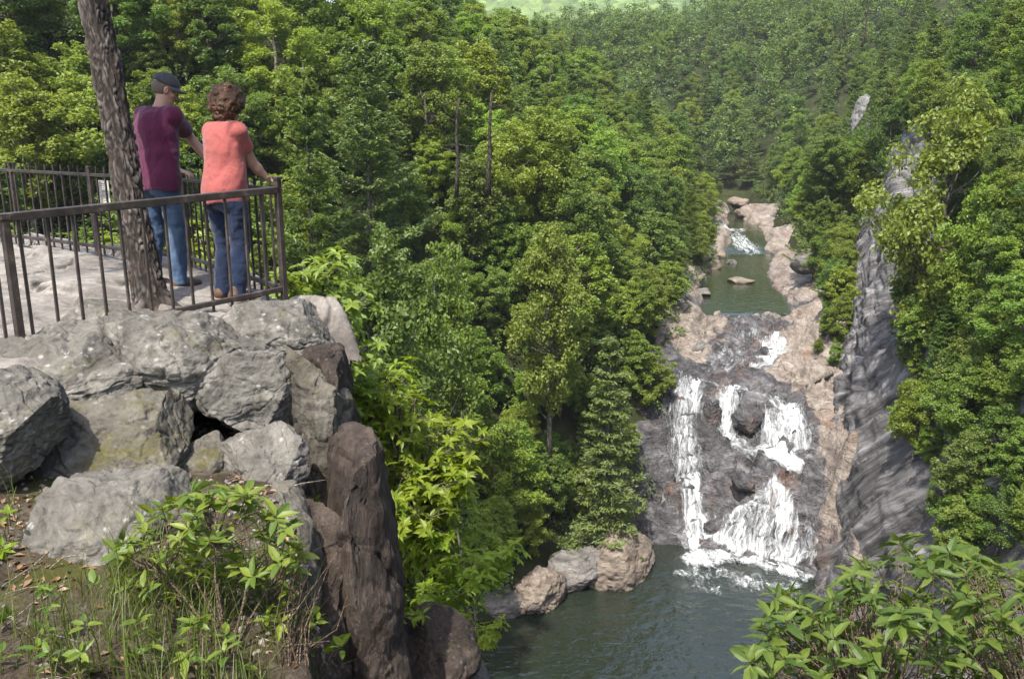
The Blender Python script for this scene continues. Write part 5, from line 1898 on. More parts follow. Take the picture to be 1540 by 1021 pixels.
class SDF:
    def __init__(s, lo, hi, h):
        s.h, s.org = h, np.array(lo, float)
        s.n = np.ceil((np.array(hi) - s.org) / h).astype(int) + 1
        s.F = np.full(s.n, 1.0, np.float32)

    def _sub(s, lo, hi):
        a = np.clip(np.floor((lo - s.org) / s.h).astype(int), 0, s.n - 1)
        b = np.clip(np.ceil((hi - s.org) / s.h).astype(int) + 1, 1, s.n)
        g = [s.org[i] + s.h * np.arange(a[i], b[i]) for i in range(3)]
        return tuple(slice(a[i], b[i]) for i in range(3)), np.stack(np.meshgrid(*g, indexing='ij'), -1)

    def _join(s, sl, d, k):
        f = s.F[sl]
        if k <= 0:
            s.F[sl] = np.minimum(f, d)
        else:
            h = np.clip(0.5 + 0.5 * (d - f) / k, 0, 1)
            s.F[sl] = d + (f - d) * h - k * h * (1 - h)

    def cap(s, a, b, r1, r2=None, k=0.02, sq=None):
        """tapered capsule a->b; sq = (axis vector, factor) flattens it along that axis"""
        a, b = np.array(a, float), np.array(b, float)
        r2 = r1 if r2 is None else r2
        m = max(r1, r2) + k + 0.04
        sl, p = s._sub(np.minimum(a, b) - m, np.maximum(a, b) + m)
        pa, ba = p - a, b - a
        t = np.clip(pa @ ba / max(ba @ ba, 1e-9), 0, 1)
        q = pa - ba * t[..., None]
        if sq is not None:
            n = nrm(np.array(sq[0], float))
            q = q + n * (q @ n)[..., None] * (sq[1] - 1)
        s._join(sl, np.linalg.norm(q, axis=-1) - (r1 + (r2 - r1) * t), k)
        return s

    def ell(s, c, r, k=0.02, cut=False, rot=None):
        c, r = np.array(c, float), np.array(r, float)
        m = r.max() + k + 0.04
        sl, p = s._sub(c - m, c + m)
        q = p - c
        if rot is not None:
            q = q @ np.array(Euler(rot).to_matrix())
        k0 = np.linalg.norm(q / r, axis=-1)
        k1 = np.linalg.norm(q / (r * r), axis=-1)
        d = k0 * (k0 - 1) / np.maximum(k1, 1e-6)
        if cut:
            s.F[sl] = np.maximum(s.F[sl], -d)
        else:
            s._join(sl, d, k)
        return s

    def grid(s):
        g = [s.org[i] + s.h * np.arange(s.n[i]) for i in range(3)]
        return np.meshgrid(*g, indexing='ij', sparse=True)

    def wrinkle(s, amp, scale, seed, fine=None):
        near = np.argwhere(np.abs(s.F) < 0.05)
        p = near * s.h + s.org
        n = fbm(p * np.array(scale), 3, seed)
        s.F[tuple(near.T)] += (amp * n).astype(np.float32)
        return s

    def mesh(s, name, mat):
        s.F[0], s.F[-1] = 1, 1
        s.F[:, 0], s.F[:, -1] = 1, 1
        s.F[:, :, 0], s.F[:, :, -1] = 1, 1
        V, Q = surface_nets(s.F.astype(float), s.org, s.h)
        return mesh_arrays(name, V, Q, None, mat, True)


def skin_mat(name, col):
    k = NT(name)
    n = k.noise(k.coord(), 30, 4)
    c = k.mix(n, tuple(x * 0.85 for x in col), tuple(min(1, x * 1.12) for x in col))
    return k.done(k.principled(c, 0.5, k.bump(n, 0.15, 0.002), spec=0.35, **{'Subsurface Weight': 0.12, 'Subsurface Radius': (0.02, 0.008, 0.004)}))


def cloth(name, col, wv=260.0, rough=0.9, fade=None):
    k = NT(name)
    n = k.noise(k.coord(), 5.0, 5, 0.6)
    f = k.noise(k.coord((1, 1, 1)), wv, 3)
    c = k.mix(n, tuple(x * 0.86 for x in col), tuple(min(1, x * 1.14) for x in col))
    if fade:
        c = k.mix(k.ramp(k.noise(k.coord((1, 1, 0.5)), 4.0, 4), [(0.45, 0), (0.7, 0.7)]), c, fade)
    c = k.mix(0.35, c, k.ramp(f, [(0.3, 0.6), (0.7, 1.3)]), 'MULTIPLY')
    fold = k.noise(k.coord((1.0, 1.0, 0.55), (0.5, 0.4, 0)), 9.0, 4, 0.55, 1.2)
    nn = k.bump(f, 0.3, 0.002, k.bump(fold, 0.55, 0.03))
    return k.done(k.principled(c, rough, nn, spec=0.2, **{'Sheen Weight': 0.15}))


SKIN = skin_mat('skin', (0.36, 0.205, 0.145))
BURG = cloth('burgundy_cotton', (0.082, 0.014, 0.042))
CORAL = cloth('coral_cotton', (0.28, 0.074, 0.066))
DENIM = cloth('faded_denim', (0.034, 0.062, 0.115), 400, fade=(0.10, 0.145, 0.215))
NAVY = cloth('dark_denim', (0.009, 0.017, 0.042), 400, fade=(0.018, 0.03, 0.065))
CAPM = cloth('charcoal_cap', (0.045, 0.047, 0.056), 500)
SHOE = simple('brown_leather', (0.085, 0.048, 0.03), 0.6, 0.4, 30, 0.4)
SOLE = simple('shoe_sole', (0.20, 0.17, 0.14), 0.8)
HAIRB = simple('grey_brown_hair', (0.13, 0.095, 0.07), 0.6, 0.4, 160, 0.6, 220, 0.006, 0.9)
k = NT('auburn_curls')
ri = k.n('NewGeometry').outputs['Random Per Island']
HAIRA = k.done(k.principled(k.mix(ri, (0.045, 0.020, 0.010), (0.26, 0.135, 0.065)), 0.5, spec=0.4))
EYEW = simple('eye_white', (0.75, 0.73, 0.70), 0.2, 0.5)


def hand(S, w, d, pn, sgn, curl=0.6, L=0.17):
    """palm and five fingers. w wrist, d along the hand, pn palm normal (out of the palm), sgn side of the thumb"""
    w, d, pn = np.array(w, float), nrm(d), nrm(pn)
    pn = nrm(pn - d * (pn @ d))
    sd = np.cross(d, pn) * sgn        # towards the thumb
    pl_ = 0.088
    for f in (-0.028, -0.009, 0.010, 0.029):
        S.cap(w + sd * f * 0.6, w + d * pl_ + sd * f, 0.0135, 0.0115, 0.012)
    for i, (f, l) in enumerate([(0.030, 0.068), (0.011, 0.078), (-0.009, 0.073), (-0.028, 0.058)]):
        p = w + d * pl_ + sd * f
        c1 = curl * 0.55
        d1 = nrm(d * math.cos(c1) + pn * math.sin(c1) + sd * f * 1.2)
        p1 = p + d1 * l * 0.45
        c2 = curl * 1.25
        d2 = nrm(d * math.cos(c2) + pn * math.sin(c2) + sd * f)
        p2 = p1 + d2 * l * 0.30
        c3 = curl * 1.8
        d3 = nrm(d * math.cos(c3) + pn * math.sin(c3))
        p3 = p2 + d3 * l * 0.27
        S.cap(p, p1, 0.0098, 0.0090, 0.004)
        S.cap(p1, p2, 0.0090, 0.0082, 0.003)
        S.cap(p2, p3, 0.0082, 0.0070, 0.003)
    t0 = w + d * 0.022 + sd * 0.026
    td = nrm(d * 0.65 + sd * 0.65 + pn * 0.35)
    t1 = t0 + td * 0.042
    t2 = t1 + nrm(d * 0.9 + sd * 0.25 + pn * 0.4) * 0.034
    S.cap(w + d * 0.012, t1, 0.0155, 0.0118, 0.01)
    S.cap(t1, t2, 0.0112, 0.0088, 0.004)


def head(S, c, yaw, pitch, sz=1.0, male=True):
    """head centred at c, facing yaw (about z, 0 = +Y), pitched down"""
    Rm = np.array((Matrix.Rotation(yaw, 3, 'Z') @ Matrix.Rotation(-pitch, 3, 'X')))
    X = lambda x, y, z: np.array(c) + Rm @ (np.array([x, y, z]) * sz)
    e = (Matrix.Rotation(yaw, 3, 'Z') @ Matrix.Rotation(-pitch, 3, 'X')).to_euler()
    e = tuple(e)
    S.ell(X(0, -0.012, 0.025), np.array([0.076, 0.095, 0.092]) * sz, 0.02, rot=e)      # skull
    S.ell(X(0, 0.022, -0.045), np.array([0.060, 0.066, 0.075]) * sz, 0.03, rot=e)       # face
    S.cap(X(-0.030, 0.046, -0.098), X(0.030, 0.046, -0.098), 0.024 * sz, k=0.03)        # jaw
    S.ell(X(0, 0.070, -0.098), np.array([0.022, 0.018, 0.016]) * sz, 0.015, rot=e)      # chin
    S.cap(X(0, 0.082, 0.004), X(0, 0.103, -0.040), 0.009 * sz, 0.0135 * sz, 0.010)      # nose
    S.cap(X(-0.012, 0.090, -0.042), X(0.012, 0.090, -0.042), 0.009 * sz, k=0.006)
    S.cap(X(-0.038, 0.076, 0.014), X(0.038, 0.076, 0.014), 0.010 * sz, k=0.015)         # brow
    for s_ in (-1, 1):
        S.ell(X(s_ * 0.030, 0.086, -0.004), np.array([0.015, 0.012, 0.010]) * sz, 0.0, cut=True, rot=e)
        S.ell(X(s_ * 0.043, 0.062, -0.030), np.array([0.020, 0.018, 0.017]) * sz, 0.02, rot=e)   # cheek
        S.ell(X(s_ * 0.078, -0.004, -0.012), np.array([0.010, 0.021, 0.032]) * sz, 0.006, rot=e)  # ear
        S.ell(X(s_ * 0.086, 0.002, -0.010), np.array([0.006, 0.010, 0.017]) * sz, 0.0, cut=True, rot=e)
    S.cap(X(-0.020, 0.082, -0.070), X(0.020, 0.082, -0.070), 0.0075 * sz, k=0.006)      # lips
    S.cap(X(-0.016, 0.080, -0.080), X(0.016, 0.080, -0.080), 0.0075 * sz, k=0.006)
    return X, e


def person(label, base, heading, hgt, male, elbow_r, wrist_r, elbow_l, wrist_l, hd_yaw, hd_pitch, mats, stance=0.0):
    """the wrists and elbows are world points; the figure faces `heading` measured from +Y towards +X"""
    base = np.array(base, float)
    ch, sh = math.cos(heading), math.sin(heading)

    def loc(p):
        q = np.array(p, float) - base
        return np.array([q[0] * ch - q[1] * sh, q[0] * sh + q[1] * ch, q[2]])
    f = hgt / 1.78
    sw = 0.198 if male else 0.172
    hw = 0.092 if male else 0.098
    er, wr, el_, wl = loc(elbow_r), loc(wrist_r), loc(elbow_l), loc(wrist_l)
    lean = 0.085 if male else 0.05
    Zs, Zh, Zn = 1.44 * f, 0.93 * f, 1.50 * f
    shR, shL = np.array([sw, lean * 0.6, Zs]), np.array([-sw, lean * 0.6, Zs])
    hc = np.array([0, lean + (0.065 if male else 0.045), 1.65 * f])
    ank = [np.array([s_ * (0.105 + (0.01 if male else 0)), s_ * stance - 0.03, 0.085]) for s_ in (-1, 1)]
    kne = [np.array([s_ * 0.098, s_ * stance * 0.5 + 0.03, 0.49 * f]) for s_ in (-1, 1)]
    hip = [np.array([s_ * hw, -0.005, 0.90 * f]) for s_ in (-1, 1)]
    lo = np.minimum.reduce([er, wr, el_, wl, np.array([-0.32, -0.3, -0.02])]) - 0.2
    hi = np.maximum.reduce([er, wr, el_, wl, np.array([0.32, 0.3, 1.8 * f])]) + 0.2
    lo[2] = -0.03
    hi[2] = 1.82 * f
    # --- body, one surface
    S = SDF(lo, hi, 0.0065)
    S.ell((0, -0.005, 0.93 * f), (0.155, 0.105, 0.12), 0.05)
    S.ell((0, 0.0, 1.12 * f), (0.145, 0.10, 0.17), 0.06)
    S.ell((0, 0.01, 1.32 * f), (0.165, 0.108, 0.17), 0.06)
    S.cap(shL * [0.75, 1, 1], shR * [0.75, 1, 1], 0.054, k=0.04)
    S.cap((0, lean * 0.7, 1.44 * f), hc + [0, -0.025, -0.06], 0.060 if male else 0.050, 0.056 if male else 0.046, 0.03)
    for sh_, e_, w_, sg_ in ((shR, er, wr, 1), (shL, el_, wl, -1)):
        mid = sh_ * 0.5 + e_ * 0.5
        S.cap(sh_ * [0.86, 1, 1] - [0, 0, 0.012], e_, 0.046, 0.040 if male else 0.042, 0.02)
        S.cap(e_, e_ * 0.55 + w_ * 0.45, 0.041, 0.038, 0.015)
        S.cap(e_ * 0.55 + w_ * 0.45, w_, 0.038, 0.027, 0.015)
        fd = nrm(w_ - e_)
        dn = nrm(np.array([0, 0, -1.0]) * 0.9 + fd * 0.2)
        hd_ = nrm(fd * [1, 1, 0.25] + np.array([0, 0.25, -0.12]))
        hand(S, w_ + fd * 0.008, hd_, dn, sg_ * -1 if False else -sg_, 0.75)
    for h_, k_, a_ in zip(hip, kne, ank):
        S.cap(h_, k_, 0.082, 0.056, 0.04)
        S.cap(k_, k_ * 0.65 + a_ * 0.35, 0.055, 0.056, 0.02)
        S.cap(k_ * 0.65 + a_ * 0.35, a_, 0.055, 0.038, 0.02)
        S.cap(a_ + [0, 0, -0.045], a_ + [0, 0.15, -0.055], 0.036, 0.028, 0.02)
    X, e = head(S, hc, hd_yaw, hd_pitch, f * (1.0 if male else 0.97), male)
    body = link('person', S.mesh('person', SKIN))
    body.location = base
    body.rotation_euler = (0, 0, -heading)
    tag(body, label, 'person')
    # --- shirt
    S = SDF(lo, hi, 0.0075)
    bw = 0.194 if male else 0.172
    S.ell((0, -0.006, 0.925 * f), (bw + 0.016, 0.148 if male else 0.155, 0.26), 0.05)
    S.ell((0, 0.012, 1.14 * f), (bw, 0.138 if male else 0.132, 0.20), 0.06)
    S.ell((0, 0.012, 1.32 * f), (0.200 if male else 0.172, 0.140 if male else 0.120, 0.17), 0.06)
    S.cap(shL * [0.82, 1, 1], shR * [0.82, 1, 1], 0.074 if male else 0.066, k=0.05)
    if not male:
        S.ell((0, 0.10, 1.26 * f), (0.13, 0.07, 0.08), 0.05)
    S.cap((0, lean * 0.6, 1.43 * f), (0, lean * 0.85, 1.505 * f), 0.080 if male else 0.072, 0.066 if male else 0.060, 0.035)
    sl_ = 0.72 if male else 0.60
    x, y, z = S.grid()
    S.wrinkle(0.012, (9, 9, 6), 5 if male else 6)
    S.wrinkle(0.0045, (7, 7, 18), 55 if male else 56)
    hem = 0.835 * f if male else 0.845 * f
    S.F = np.maximum(S.F, (hem + 0.012 * np.sin(x * 18) - z).astype(np.float32))
    S.F = np.maximum(S.F, np.where(np.hypot(x, y - lean * 0.8) < 0.10, z - (1.492 * f - 0.25 * (y - lean * 0.8)), -1).astype(np.float32))
    for sh_, e_ in ((shR, er), (shL, el_)):     # sleeves, cut clean at their ends
        c_ = sh_ * (1 - sl_) + e_ * sl_
        dd = nrm(e_ - sh_)
        A = SDF(lo, hi, 0.0075)
        A.cap(sh_ * [0.90, 1, 1] - [0, 0, 0.008], c_ + dd * 0.06, 0.064 if male else 0.058, 0.068 if male else 0.061, 0.0)
        A.wrinkle(0.007, (12, 12, 12), 9)
        tt = (x - c_[0]) * dd[0] + (y - c_[1]) * dd[1] + (z - c_[2]) * dd[2]
        A.F = np.maximum(A.F, tt).astype(np.float32)
        kk_ = 0.03
        hq = np.clip(0.5 + 0.5 * (A.F - S.F) / kk_, 0, 1)
        S.F = (A.F + (S.F - A.F) * hq - kk_ * hq * (1 - hq)).astype(np.float32)
    link('shirt', S.mesh('shirt', mats['shirt']), body)
    # --- jeans
    S = SDF(lo, (hi[0], hi[1], 1.1), 0.0075)
    S.ell((0, -0.012, 0.95 * f), (0.168 if male else 0.172, 0.118, 0.13), 0.04)
    for s_ in (-1, 1):
        S.ell((s_ * 0.07, -0.06, 0.875 * f), (0.085, 0.075, 0.09), 0.05)
    for h_, k_, a_ in zip(hip, kne, ank):
        S.cap(h_, k_, 0.096, 0.072, 0.03)
        S.cap(k_, a_ + [0, 0.0, -0.02], 0.072, 0.066 if male else 0.060, 0.02)
    S.wrinkle(0.014, (11, 11, 9), 15 if male else 16)
    S.wrinkle(0.007, (8, 8, 22), 65 if male else 66)
    x, y, z = S.grid()
    S.F = np.maximum(S.F, (z - 0.875 * f).astype(np.float32))
    S.F = np.maximum(S.F, (0.045 - z + 0 * x).astype(np.float32))
    S.F = np.maximum(S.F, (-np.maximum(np.abs(x) - 0.006, 0.72 * f * 0 + z - 0.70 * f)).astype(np.float32))
    link('jeans', S.mesh('jeans', mats['jeans']), body)
    # --- shoes
    for a_, s_ in zip(ank, (-1, 1)):
        S = SDF(a_ + [-0.1, -0.14, -0.1], a_ + [0.12, 0.27, 0.09], 0.006)
        S.cap(a_ + [0, -0.03, -0.035], a_ + [s_ * 0.012, 0.10, -0.042], 0.044, 0.042, 0.02)
        S.cap(a_ + [s_ * 0.012, 0.10, -0.046], a_ + [s_ * 0.018, 0.165, -0.052], 0.043, 0.034, 0.02)
        S.cap(a_ + [0, -0.02, -0.02], a_ + [0, -0.01, 0.03], 0.046, 0.042, 0.02)
        x, y, z = S.grid()
        S.F = np.maximum(S.F, (a_[2] - 0.078 - z + 0 * x).astype(np.float32))
        sh_o = link('shoe', S.mesh('shoe', SHOE), body)
        S = SDF(a_ + [-0.1, -0.14, -0.1], a_ + [0.12, 0.27, 0.0], 0.006)
        S.cap(a_ + [0, -0.035, -0.066], a_ + [s_ * 0.018, 0.165, -0.066], 0.047, 0.042, 0.02)
        x, y, z = S.grid()
        S.F = np.maximum(S.F, (np.abs(z - (a_[2] - 0.074)) - 0.011 + 0 * x).astype(np.float32))
        link('sole', S.mesh('sole', SOLE), sh_o)
    for s_ in (-1, 1):
        bm = bmesh.new()
        bmesh.ops.create_uvsphere(bm, u_segments=12, v_segments=8, radius=0.011)
        me = bpy.data.meshes.new('eye')
        bm.to_mesh(me)
        bm.free()
        me.materials.append(EYEW)
        eo = link('eye', me, body, tuple(X(s_ * 0.030, 0.076, -0.004)))
        pm = MB()
        fw = X(0, 1, 0) - X(0, 0, 0)
        pm.tube([fw * 0.0095, fw * 0.0117], [0.0052, 0.0040], 10)
        link('iris', pm.mesh('iris', simple('iris_dark', (0.03, 0.02, 0.015), 0.2)), eo)
    return body, X, e, f


# --- man in the cap
mb_ = P(254, 434, 7.15)
mb_[2] = 0.055
man, XM, eM, fM = person('man in charcoal cap, burgundy T-shirt and faded jeans, leaning on the side railing', mb_, math.radians(29), 1.71, True,
                         P(284, 205, 7.25), P(318, 246, 7.25), P(226, 232, 7.75), P(268, 256, 7.65), math.radians(-34), math.radians(20),
                         dict(shirt=BURG, jeans=DENIM), 0.05)
S = SDF(XM(0, 0, 0) - 0.16, XM(0, 0, 0) + 0.16, 0.005)
S.ell(XM(0, -0.022, 0.000), (0.080, 0.090, 0.080), 0.02, rot=eM)
S.wrinkle(0.004, (60, 60, 40), 3)
x, y, z = S.grid()
nf = nrm(XM(0, 1, 0) - XM(0, 0, 0))
nu_ = nrm(XM(0, 0, 1) - XM(0, 0, 0))
cf = XM(0, 0.006, 0)
S.F = np.maximum(S.F, ((x - cf[0]) * nf[0] + (y - cf[1]) * nf[1] + (z - cf[2]) * nf[2]).astype(np.float32))
cl_ = XM(0, 0, -0.055)
S.F = np.maximum(S.F, (-((x - cl_[0]) * nu_[0] + (y - cl_[1]) * nu_[1] + (z - cl_[2]) * nu_[2])).astype(np.float32))
for s_ in (-1, 1):
    S.ell(XM(s_ * 0.088, -0.002, -0.012), (0.022, 0.024, 0.034), 0, cut=True, rot=eM)
link('hair', S.mesh('hair', HAIRB), man)
S = SDF(XM(0, 0, 0) - 0.2, XM(0, 0, 0) + 0.24, 0.005)
S.ell(XM(0, -0.010, 0.040), (0.090, 0.108, 0.092), 0.02, rot=eM)
x, y, z = S.grid()
cl_ = XM(0, 0, 0.036)
nt_ = nrm(nu_ + 0.10 * nf)
S.F = np.maximum(S.F, (-((x - cl_[0]) * nt_[0] + (y - cl_[1]) * nt_[1] + (z - cl_[2]) * nt_[2])).astype(np.float32))
S.ell(XM(0, -0.008, 0.131), (0.008, 0.008, 0.006), 0.003, rot=eM)
capo = link('cap', S.mesh('cap', CAPM), man)
V, n_ = [], 18
for j in range(9):
    for i in range(n_):
        a = (i / (n_ - 1) - 0.5) * 2.5
        r = 0.086 + j / 8 * 0.078 * math.cos(a * 0.62) ** 1.2
        for th_ in (0,):
            V.append(XM(math.sin(a) * min(r, 0.095 + 0.02 * j / 8), -0.010 + math.cos(a) * r * 1.08, 0.040 - 0.012 * (j / 8) - 0.14 * (math.sin(a) * r) ** 2 * 10))
V = np.array(V)
Vb = V - nu_ * 0.006
g1 = grid_faces(9, n_)
edge_ = [i for i in range(n_)]
rimq = []
N0 = len(V)
loop = [(0, i) for i in range(n_)] + [(j, n_ - 1) for j in range(1, 9)] + [(8, i) for i in range(n_ - 2, -1, -1)] + [(j, 0) for j in range(7, 0, -1)]
li_ = [a * n_ + b for a, b in loop]
for a, b in zip(li_, li_[1:] + li_[:1]):
    rimq.append((a, b, b + N0, a + N0))
me = mesh_arrays('visor', np.concatenate([V, Vb]), np.concatenate([g1, g1[:, ::-1] + N0, np.array(rimq)]), None, CAPM, True)
link('visor', me, capo)

# --- woman with curly hair
wb_ = P(352, 456, 6.62)
wb_[2] = 0.06
woman, XW, eW, fW = person('woman with curly auburn hair, coral T-shirt and dark jeans at the railing corner', wb_, math.radians(33), 1.56, False,
                           P(377, 243, 6.46), P(399, 267, 6.56), P(318, 232, 7.15), P(360, 272, 7.05), math.radians(-24), math.radians(14),
                           dict(shirt=CORAL, jeans=NAVY), -0.02)
S = SDF(XW(0, 0, 0) - 0.24, XW(0, 0, 0) + 0.24, 0.006)
S.ell(XW(0, -0.030, 0.022), (0.130, 0.126, 0.124), 0.03, rot=eW)
S.ell(XW(0, -0.042, -0.065), (0.112, 0.082, 0.085), 0.04, rot=eW)
S.wrinkle(0.03, (26, 26, 26), 8)
S.ell(XW(0, 0.115, -0.05), (0.075, 0.095, 0.105), 0, cut=True, rot=eW)
hair = link('hair', S.mesh('hair', simple('auburn_hair', (0.075, 0.036, 0.018), 0.55, 0.4, 90, 0.7, 120, 0.01, 1.0)), woman)
rg = np.random.default_rng(3)
mbh = MB()
cnt_ = 0
while cnt_ < 420:
    d = rdir(rg, 1, 0.1)[0]
    if d[1] > 0.55 and d[2] < 0.55:
        continue
    c0 = np.array([0, -0.032, 0.0]) + d * np.array([0.132, 0.127, 0.142]) * rg.uniform(0.9, 1.06)
    if c0[2] < -0.135:
        continue
    t = np.linspace(0, 1, 13)
    dn = nrm(np.array([d[0] * 0.5, d[1] * 0.5, -0.8]) + rg.normal(size=3) * 0.5)
    a1 = nrm(np.cross(dn, d + 0.01))
    a2 = np.cross(dn, a1)
    ph, rad_, ln_ = rg.uniform(0, 6.28), rg.uniform(0.006, 0.013), rg.uniform(0.03, 0.06)
    p = c0 + dn * (t[:, None] - 0.5) * ln_ + rad_ * (np.cos(ph + t * 9)[:, None] * a1 + np.sin(ph + t * 9)[:, None] * a2)
    p = np.array([XW(*q_) for q_ in p])
    mbh.tube(p, 0.0042 * np.sin(np.clip(t * 0.9 + 0.08, 0, 1) * math.pi) + 0.0012, 5)
    cnt_ += 1
me = mbh.mesh('curls', HAIRA, True)
cu = link('curls', me, hair)
cu['kind'] = 'stuff'
# the neckline and hem seams of the two shirts are part of the shirt meshes
# --- young trees where the slopes would show bare ground
dg = bpy.context.evaluated_depsgraph_get()
dg.update()
fill, wfill = [], []
BANK = [(1200, 330, 8), (1215, 355, 9), (1225, 395, 9), (1235, 430, 9), (1250, 470, 8), (1262, 515, 7), (1242, 505, 4), (1262, 480, 8), (1268, 440, 8), (1272, 400, 8),
        (1262, 430, 10), (1240, 380, 10), (1262, 390, 9), (1275, 350, 9), (1250, 340, 10), (1225, 320, 10), (1205, 295, 9), (1280, 310, 9), (1262, 300, 10), (1285, 270, 8),
        (1185, 285, 8), (1240, 290, 10), (1255, 548, 3), (1230, 532, 2.2), (1378, 560, 3.5), (1340, 640, 2.0), (1396, 700, 4), (1352, 455, 2.5)]
bank_at = []
for px_, py_, h_ in BANK:
    ok_, lc_, n_, i_, ob_, m_ = sc.ray_cast(dg, Vector(CAM), Vector(ray(px_, py_)).normalized(), distance=240)
    if ok_ and ob_.name.startswith(('terrain', 'undergrowth', 'riverbed', 'cliff_face', 'crown')):
        bank_at.append((lc_.copy(), h_))
for q, h_ in bank_at:
    v_ = rnd.choice([0, 1, 3, 5, 6, 7])
    t = rnd.random()
    add_tree(q[0], q[1], 0, v_, h_ / BL[v_][2]['h'], rnd.uniform(1.1, 1.35), 'lf_yel' if t > 0.6 else ('lf_deep' if t < 0.2 else 'lf_mid'), 'bank', z=q[2] - 0.12 * h_)
for a in range(96):
    for b in range(64):
        r_ = Vector(ray((a + 0.5) / 96 * W0, (b + 0.5) / 64 * H0)).normalized()
        ok_, lc_, n_, i_, ob_, m_ = sc.ray_cast(dg, Vector(CAM), r_, distance=245)
        if ok_ and ob_.name.startswith('cliff_face') and lc_[1] < 118:
            px_, py_, d_ = proj(np.array(lc_))
            if px_ > wall_lim(py_) + 20 and all((lc_ - q).length > 2.6 for q in wfill):
                wfill.append(lc_.copy())
        if ok_ and ob_.name.startswith(('terrain', 'undergrowth')) and lc_[1] > 24:
            L_, R_, z_ = chan(lc_[1])
            if lc_[0] < L_ - 2.2 or (lc_[0] > R_ + 16 and lc_[1] < 118) or (lc_[1] > 118 and lc_[0] > R_ + 5):
                sp_ = 2.2 + 0.012 * lc_[1]
                if all((lc_[0] - q[0]) ** 2 + (lc_[1] - q[1]) ** 2 > sp_ * sp_ for q in fill):
                    fill.append((lc_[0], lc_[1]))
for x, y in fill:
    L_, R_, z_ = chan(y)
    t = rnd.random()
    add_tree(x, y, 0, rnd.choice([3, 5, 0, 1, 6, 7]), rnd.uniform(0.42, 0.68), rnd.uniform(1.1, 1.35), 'lf_yel' if t > 0.75 else ('lf_deep' if t < 0.2 else 'lf_mid'), 'left' if x < L_ else 'right')
for q in wfill:
    t = rnd.random()
    add_tree(q[0], q[1], 0, rnd.choice([3, 5, 0, 1, 6, 7]), rnd.uniform(0.34, 0.55), rnd.uniform(1.15, 1.4), 'lf_yel' if t > 0.75 else ('lf_deep' if t < 0.3 else 'lf_mid'), 'right',
             z=q[2] - 1.6, tilt=(0, rnd.uniform(-.25, -.05)))
print('FILL', len(fill), len(wfill))
# --- trees the photo shows nothing of are left out
dg = bpy.context.evaluated_depsgraph_get()
dg.update()
hits = {}
NXr, NYr = 210, 139
own = {}
for t in TREES:
    own[t['o'].name] = t
for a in range(NXr):
    for b in range(NYr):
        ok_, lc_, n_, i_, ob_, m_ = sc.ray_cast(dg, Vector(CAM), Vector(ray((a + 0.5) / NXr * W0, (b + 0.5) / NYr * H0)).normalized(), distance=900)
        if ok_ and ob_.parent is not None and ob_.parent.name in own:
            hits[ob_.parent.name] = hits.get(ob_.parent.name, 0) + 1
KEEP = []
drop = 0
bl = sorted((t for t in TREES if not t['con']), key=lambda t: -hits.get(t['o'].name, 0))
cut = {t['o'].name for t in bl[296:]}
for t in TREES:
    if (hits.get(t['o'].name, 0) == 0 or t['o'].name in cut) and not t['label']:
        for c_ in list(t['o'].children):
            bpy.data.objects.remove(c_)
        bpy.data.objects.remove(t['o'])
        drop += 1
    else:
        KEEP.append(t)
print('dropped', drop, 'of', len(TREES), 'lost hits', sum(hits.get(n, 0) for n in cut))
TREES = KEEP
# --- labels that single each tree out: by tone, by the landmark its crown stands over, by its rank there
ORD = ['first', 'second', 'third', 'fourth', 'fifth', 'sixth', 'seventh', 'eighth', 'ninth', 'tenth', 'eleventh', 'twelfth', 'thirteenth', 'fourteenth',
       'fifteenth', 'sixteenth', 'seventeenth', 'eighteenth', 'nineteenth', 'twentieth']


def zone_phrase(t):
    x, y = t['px'], t['py']
    if t['zone'] == 'far':
        for lim, s in [(1030, 'at the left end'), (1080, 'above the river bend'), (1140, 'right of the river bend'), (1200, 'below the skyline notch'),
                       (1270, 'left of the small pale slab'), (1350, 'above the pale slab'), (9999, 'at the right end')]:
            if x < lim:
                return 'on far hillside ' + s
    if t['zone'] in ('right', 'bank'):
        for lim, s in [(1215, 'between upper river and right woods'), (1262, 'on right bank beside the bare wall'), (1310, 'left of the bare wall top'), (1365, 'on the bare right wall'),
                       (1420, 'along the wall right margin'), (1475, 'above the laurel bush tip'), (9999, 'at far right above the laurel')]:
            if x < lim:
                return s
    for lim, s in [(110, 'left of leaning trunk'), (200, 'behind the leaning trunk'), (290, 'behind the man in cap'), (370, 'behind the curly haired woman'),
                   (440, 'behind the railing corner'), (500, 'right of the railing corner'), (560, 'over the lime saplings'), (620, 'over the dark slab'),
                   (680, 'left of the bare trunks'), (740, 'in line with the bare trunks'), (800, 'over the pale pool boulder'), (850, 'over the layered pool slab'),
                   (900, 'over the large pool boulder'), (960, 'in line with conifer by falls'), (1010, 'left of the tall chute'), (1060, 'beside the upper pool'), (9999, 'on the spur at the bend')]:
        if x < lim:
            return 'on left slope ' + s


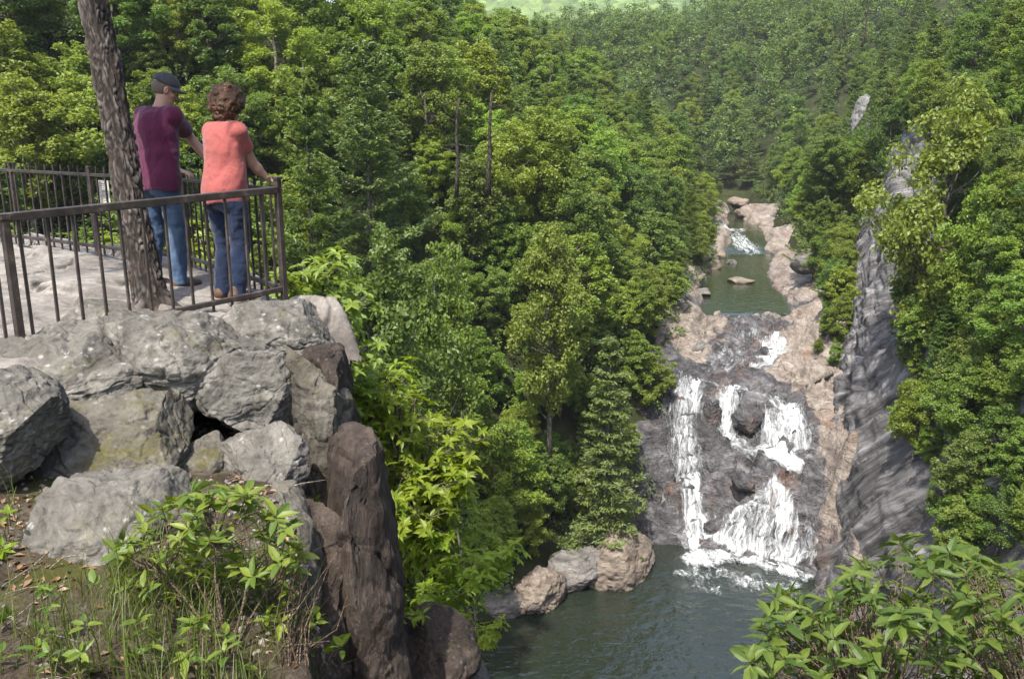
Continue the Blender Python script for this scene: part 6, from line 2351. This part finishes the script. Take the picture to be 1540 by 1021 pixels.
grp = {}
for t in TREES:
    if t['label']:
        continue
    t['zp'] = zone_phrase(t)
    grp.setdefault((t['zp'], t['con'], t['tone']), []).append(t)
for key, ts in grp.items():
    ts.sort(key=lambda t: t['py'])
    kind = 'conifer' if key[1] else 'broadleaf tree'
    for i, t in enumerate(ts):
        if len(ts) == 1:
            t['label'] = f"only {key[2]} {kind} {key[0]}"
        elif i == len(ts) - 1:
            t['label'] = f"{key[2]} {kind} {key[0]}, lowest of these"
        else:
            t['label'] = f"{key[2]} {kind} {key[0]}, {ORD[min(i, 19)]} from top"
GN = {'left': 'trees on the left slope', 'right': 'trees on the right slope', 'bank': 'shrubby trees on the rock wall', 'far': 'large trees on the far hillside', 'note': 'notable trees'}
for t in TREES:
    tag(t['o'], t['label'], 'tree', None if t['zone'] == 'note' else GN[t['zone']])
print('TREES', len(TREES), {z: sum(1 for t in TREES if t['zone'] == z) for z in GN}, 'far', len(far), 'con', sum(t['con'] for t in TREES))
# ------------------------------------------------------------------ light
SUN_EL, SUN_AZ = math.radians(60), math.radians(203)   # azimuth measured from +Y towards +X
sd = Vector((math.sin(SUN_AZ) * math.cos(SUN_EL), math.cos(SUN_AZ) * math.cos(SUN_EL), math.sin(SUN_EL)))
ld = bpy.data.lights.new('sun', 'SUN')
ld.energy = 3.6
ld.angle = math.radians(1.0)
ld.color = (1.0, 0.95, 0.86)
lo = bpy.data.objects.new('sun', ld)
COL.objects.link(lo)
lo.rotation_euler = sd.to_track_quat('Z', 'Y').to_euler()
lo.location = (60, 20, 120)
# thin summer haze: one closed box of even density round the camera and the whole scene
lo_, hi_ = (-1620, -180, -62), (2020, 2220, 345)
Vh = [(x, y, z) for x in (lo_[0], hi_[0]) for y in (lo_[1], hi_[1]) for z in (lo_[2], hi_[2])]
k = NT('haze_air')
pv = k.n('VolumePrincipled', {'Color': (0.86, 0.93, 1.0, 1), 'Density': 0.00013, 'Anisotropy': 0.2})
k.t.links.new(pv.outputs[0], k.out.inputs['Volume'])
tag(link('haze', mesh_arrays('haze', Vh, [(0, 1, 3, 2), (4, 6, 7, 5), (0, 4, 5, 1), (2, 3, 7, 6), (0, 2, 6, 4), (1, 5, 7, 3)], None, k.m)),
    'thin pale summer haze filling the gorge air', 'haze', kind='stuff')
w = bpy.data.worlds.new('World')
sc.world = w
w.use_nodes = True
nt = w.node_tree
bg = nt.nodes['Background']
sky = nt.nodes.new('ShaderNodeTexSky')
sky.sky_type = 'NISHITA'
sky.sun_disc = False
sky.sun_elevation = SUN_EL
sky.sun_rotation = SUN_AZ
sky.air_density = 1.0
sky.dust_density = 3.0
sky.ozone_density = 1.0
nt.links.new(sky.outputs[0], bg.inputs[0])
bg.inputs[1].default_value = 0.15

vs_ = sc.view_settings
sc.display_settings.display_device = 'sRGB'
vs_.view_transform = 'Standard'
vs_.look = 'None'
vs_.exposure = 1.35
vs_.gamma = 1.0
sc.render.engine = 'CYCLES'
cy = sc.cycles
cy.max_bounces = 6
cy.diffuse_bounces = 3
cy.glossy_bounces = 3
cy.transmission_bounces = 4
cy.transparent_max_bounces = 10
cy.volume_bounces = 0
cy.use_denoising = True
cy.caustics_reflective = False
cy.caustics_refractive = False
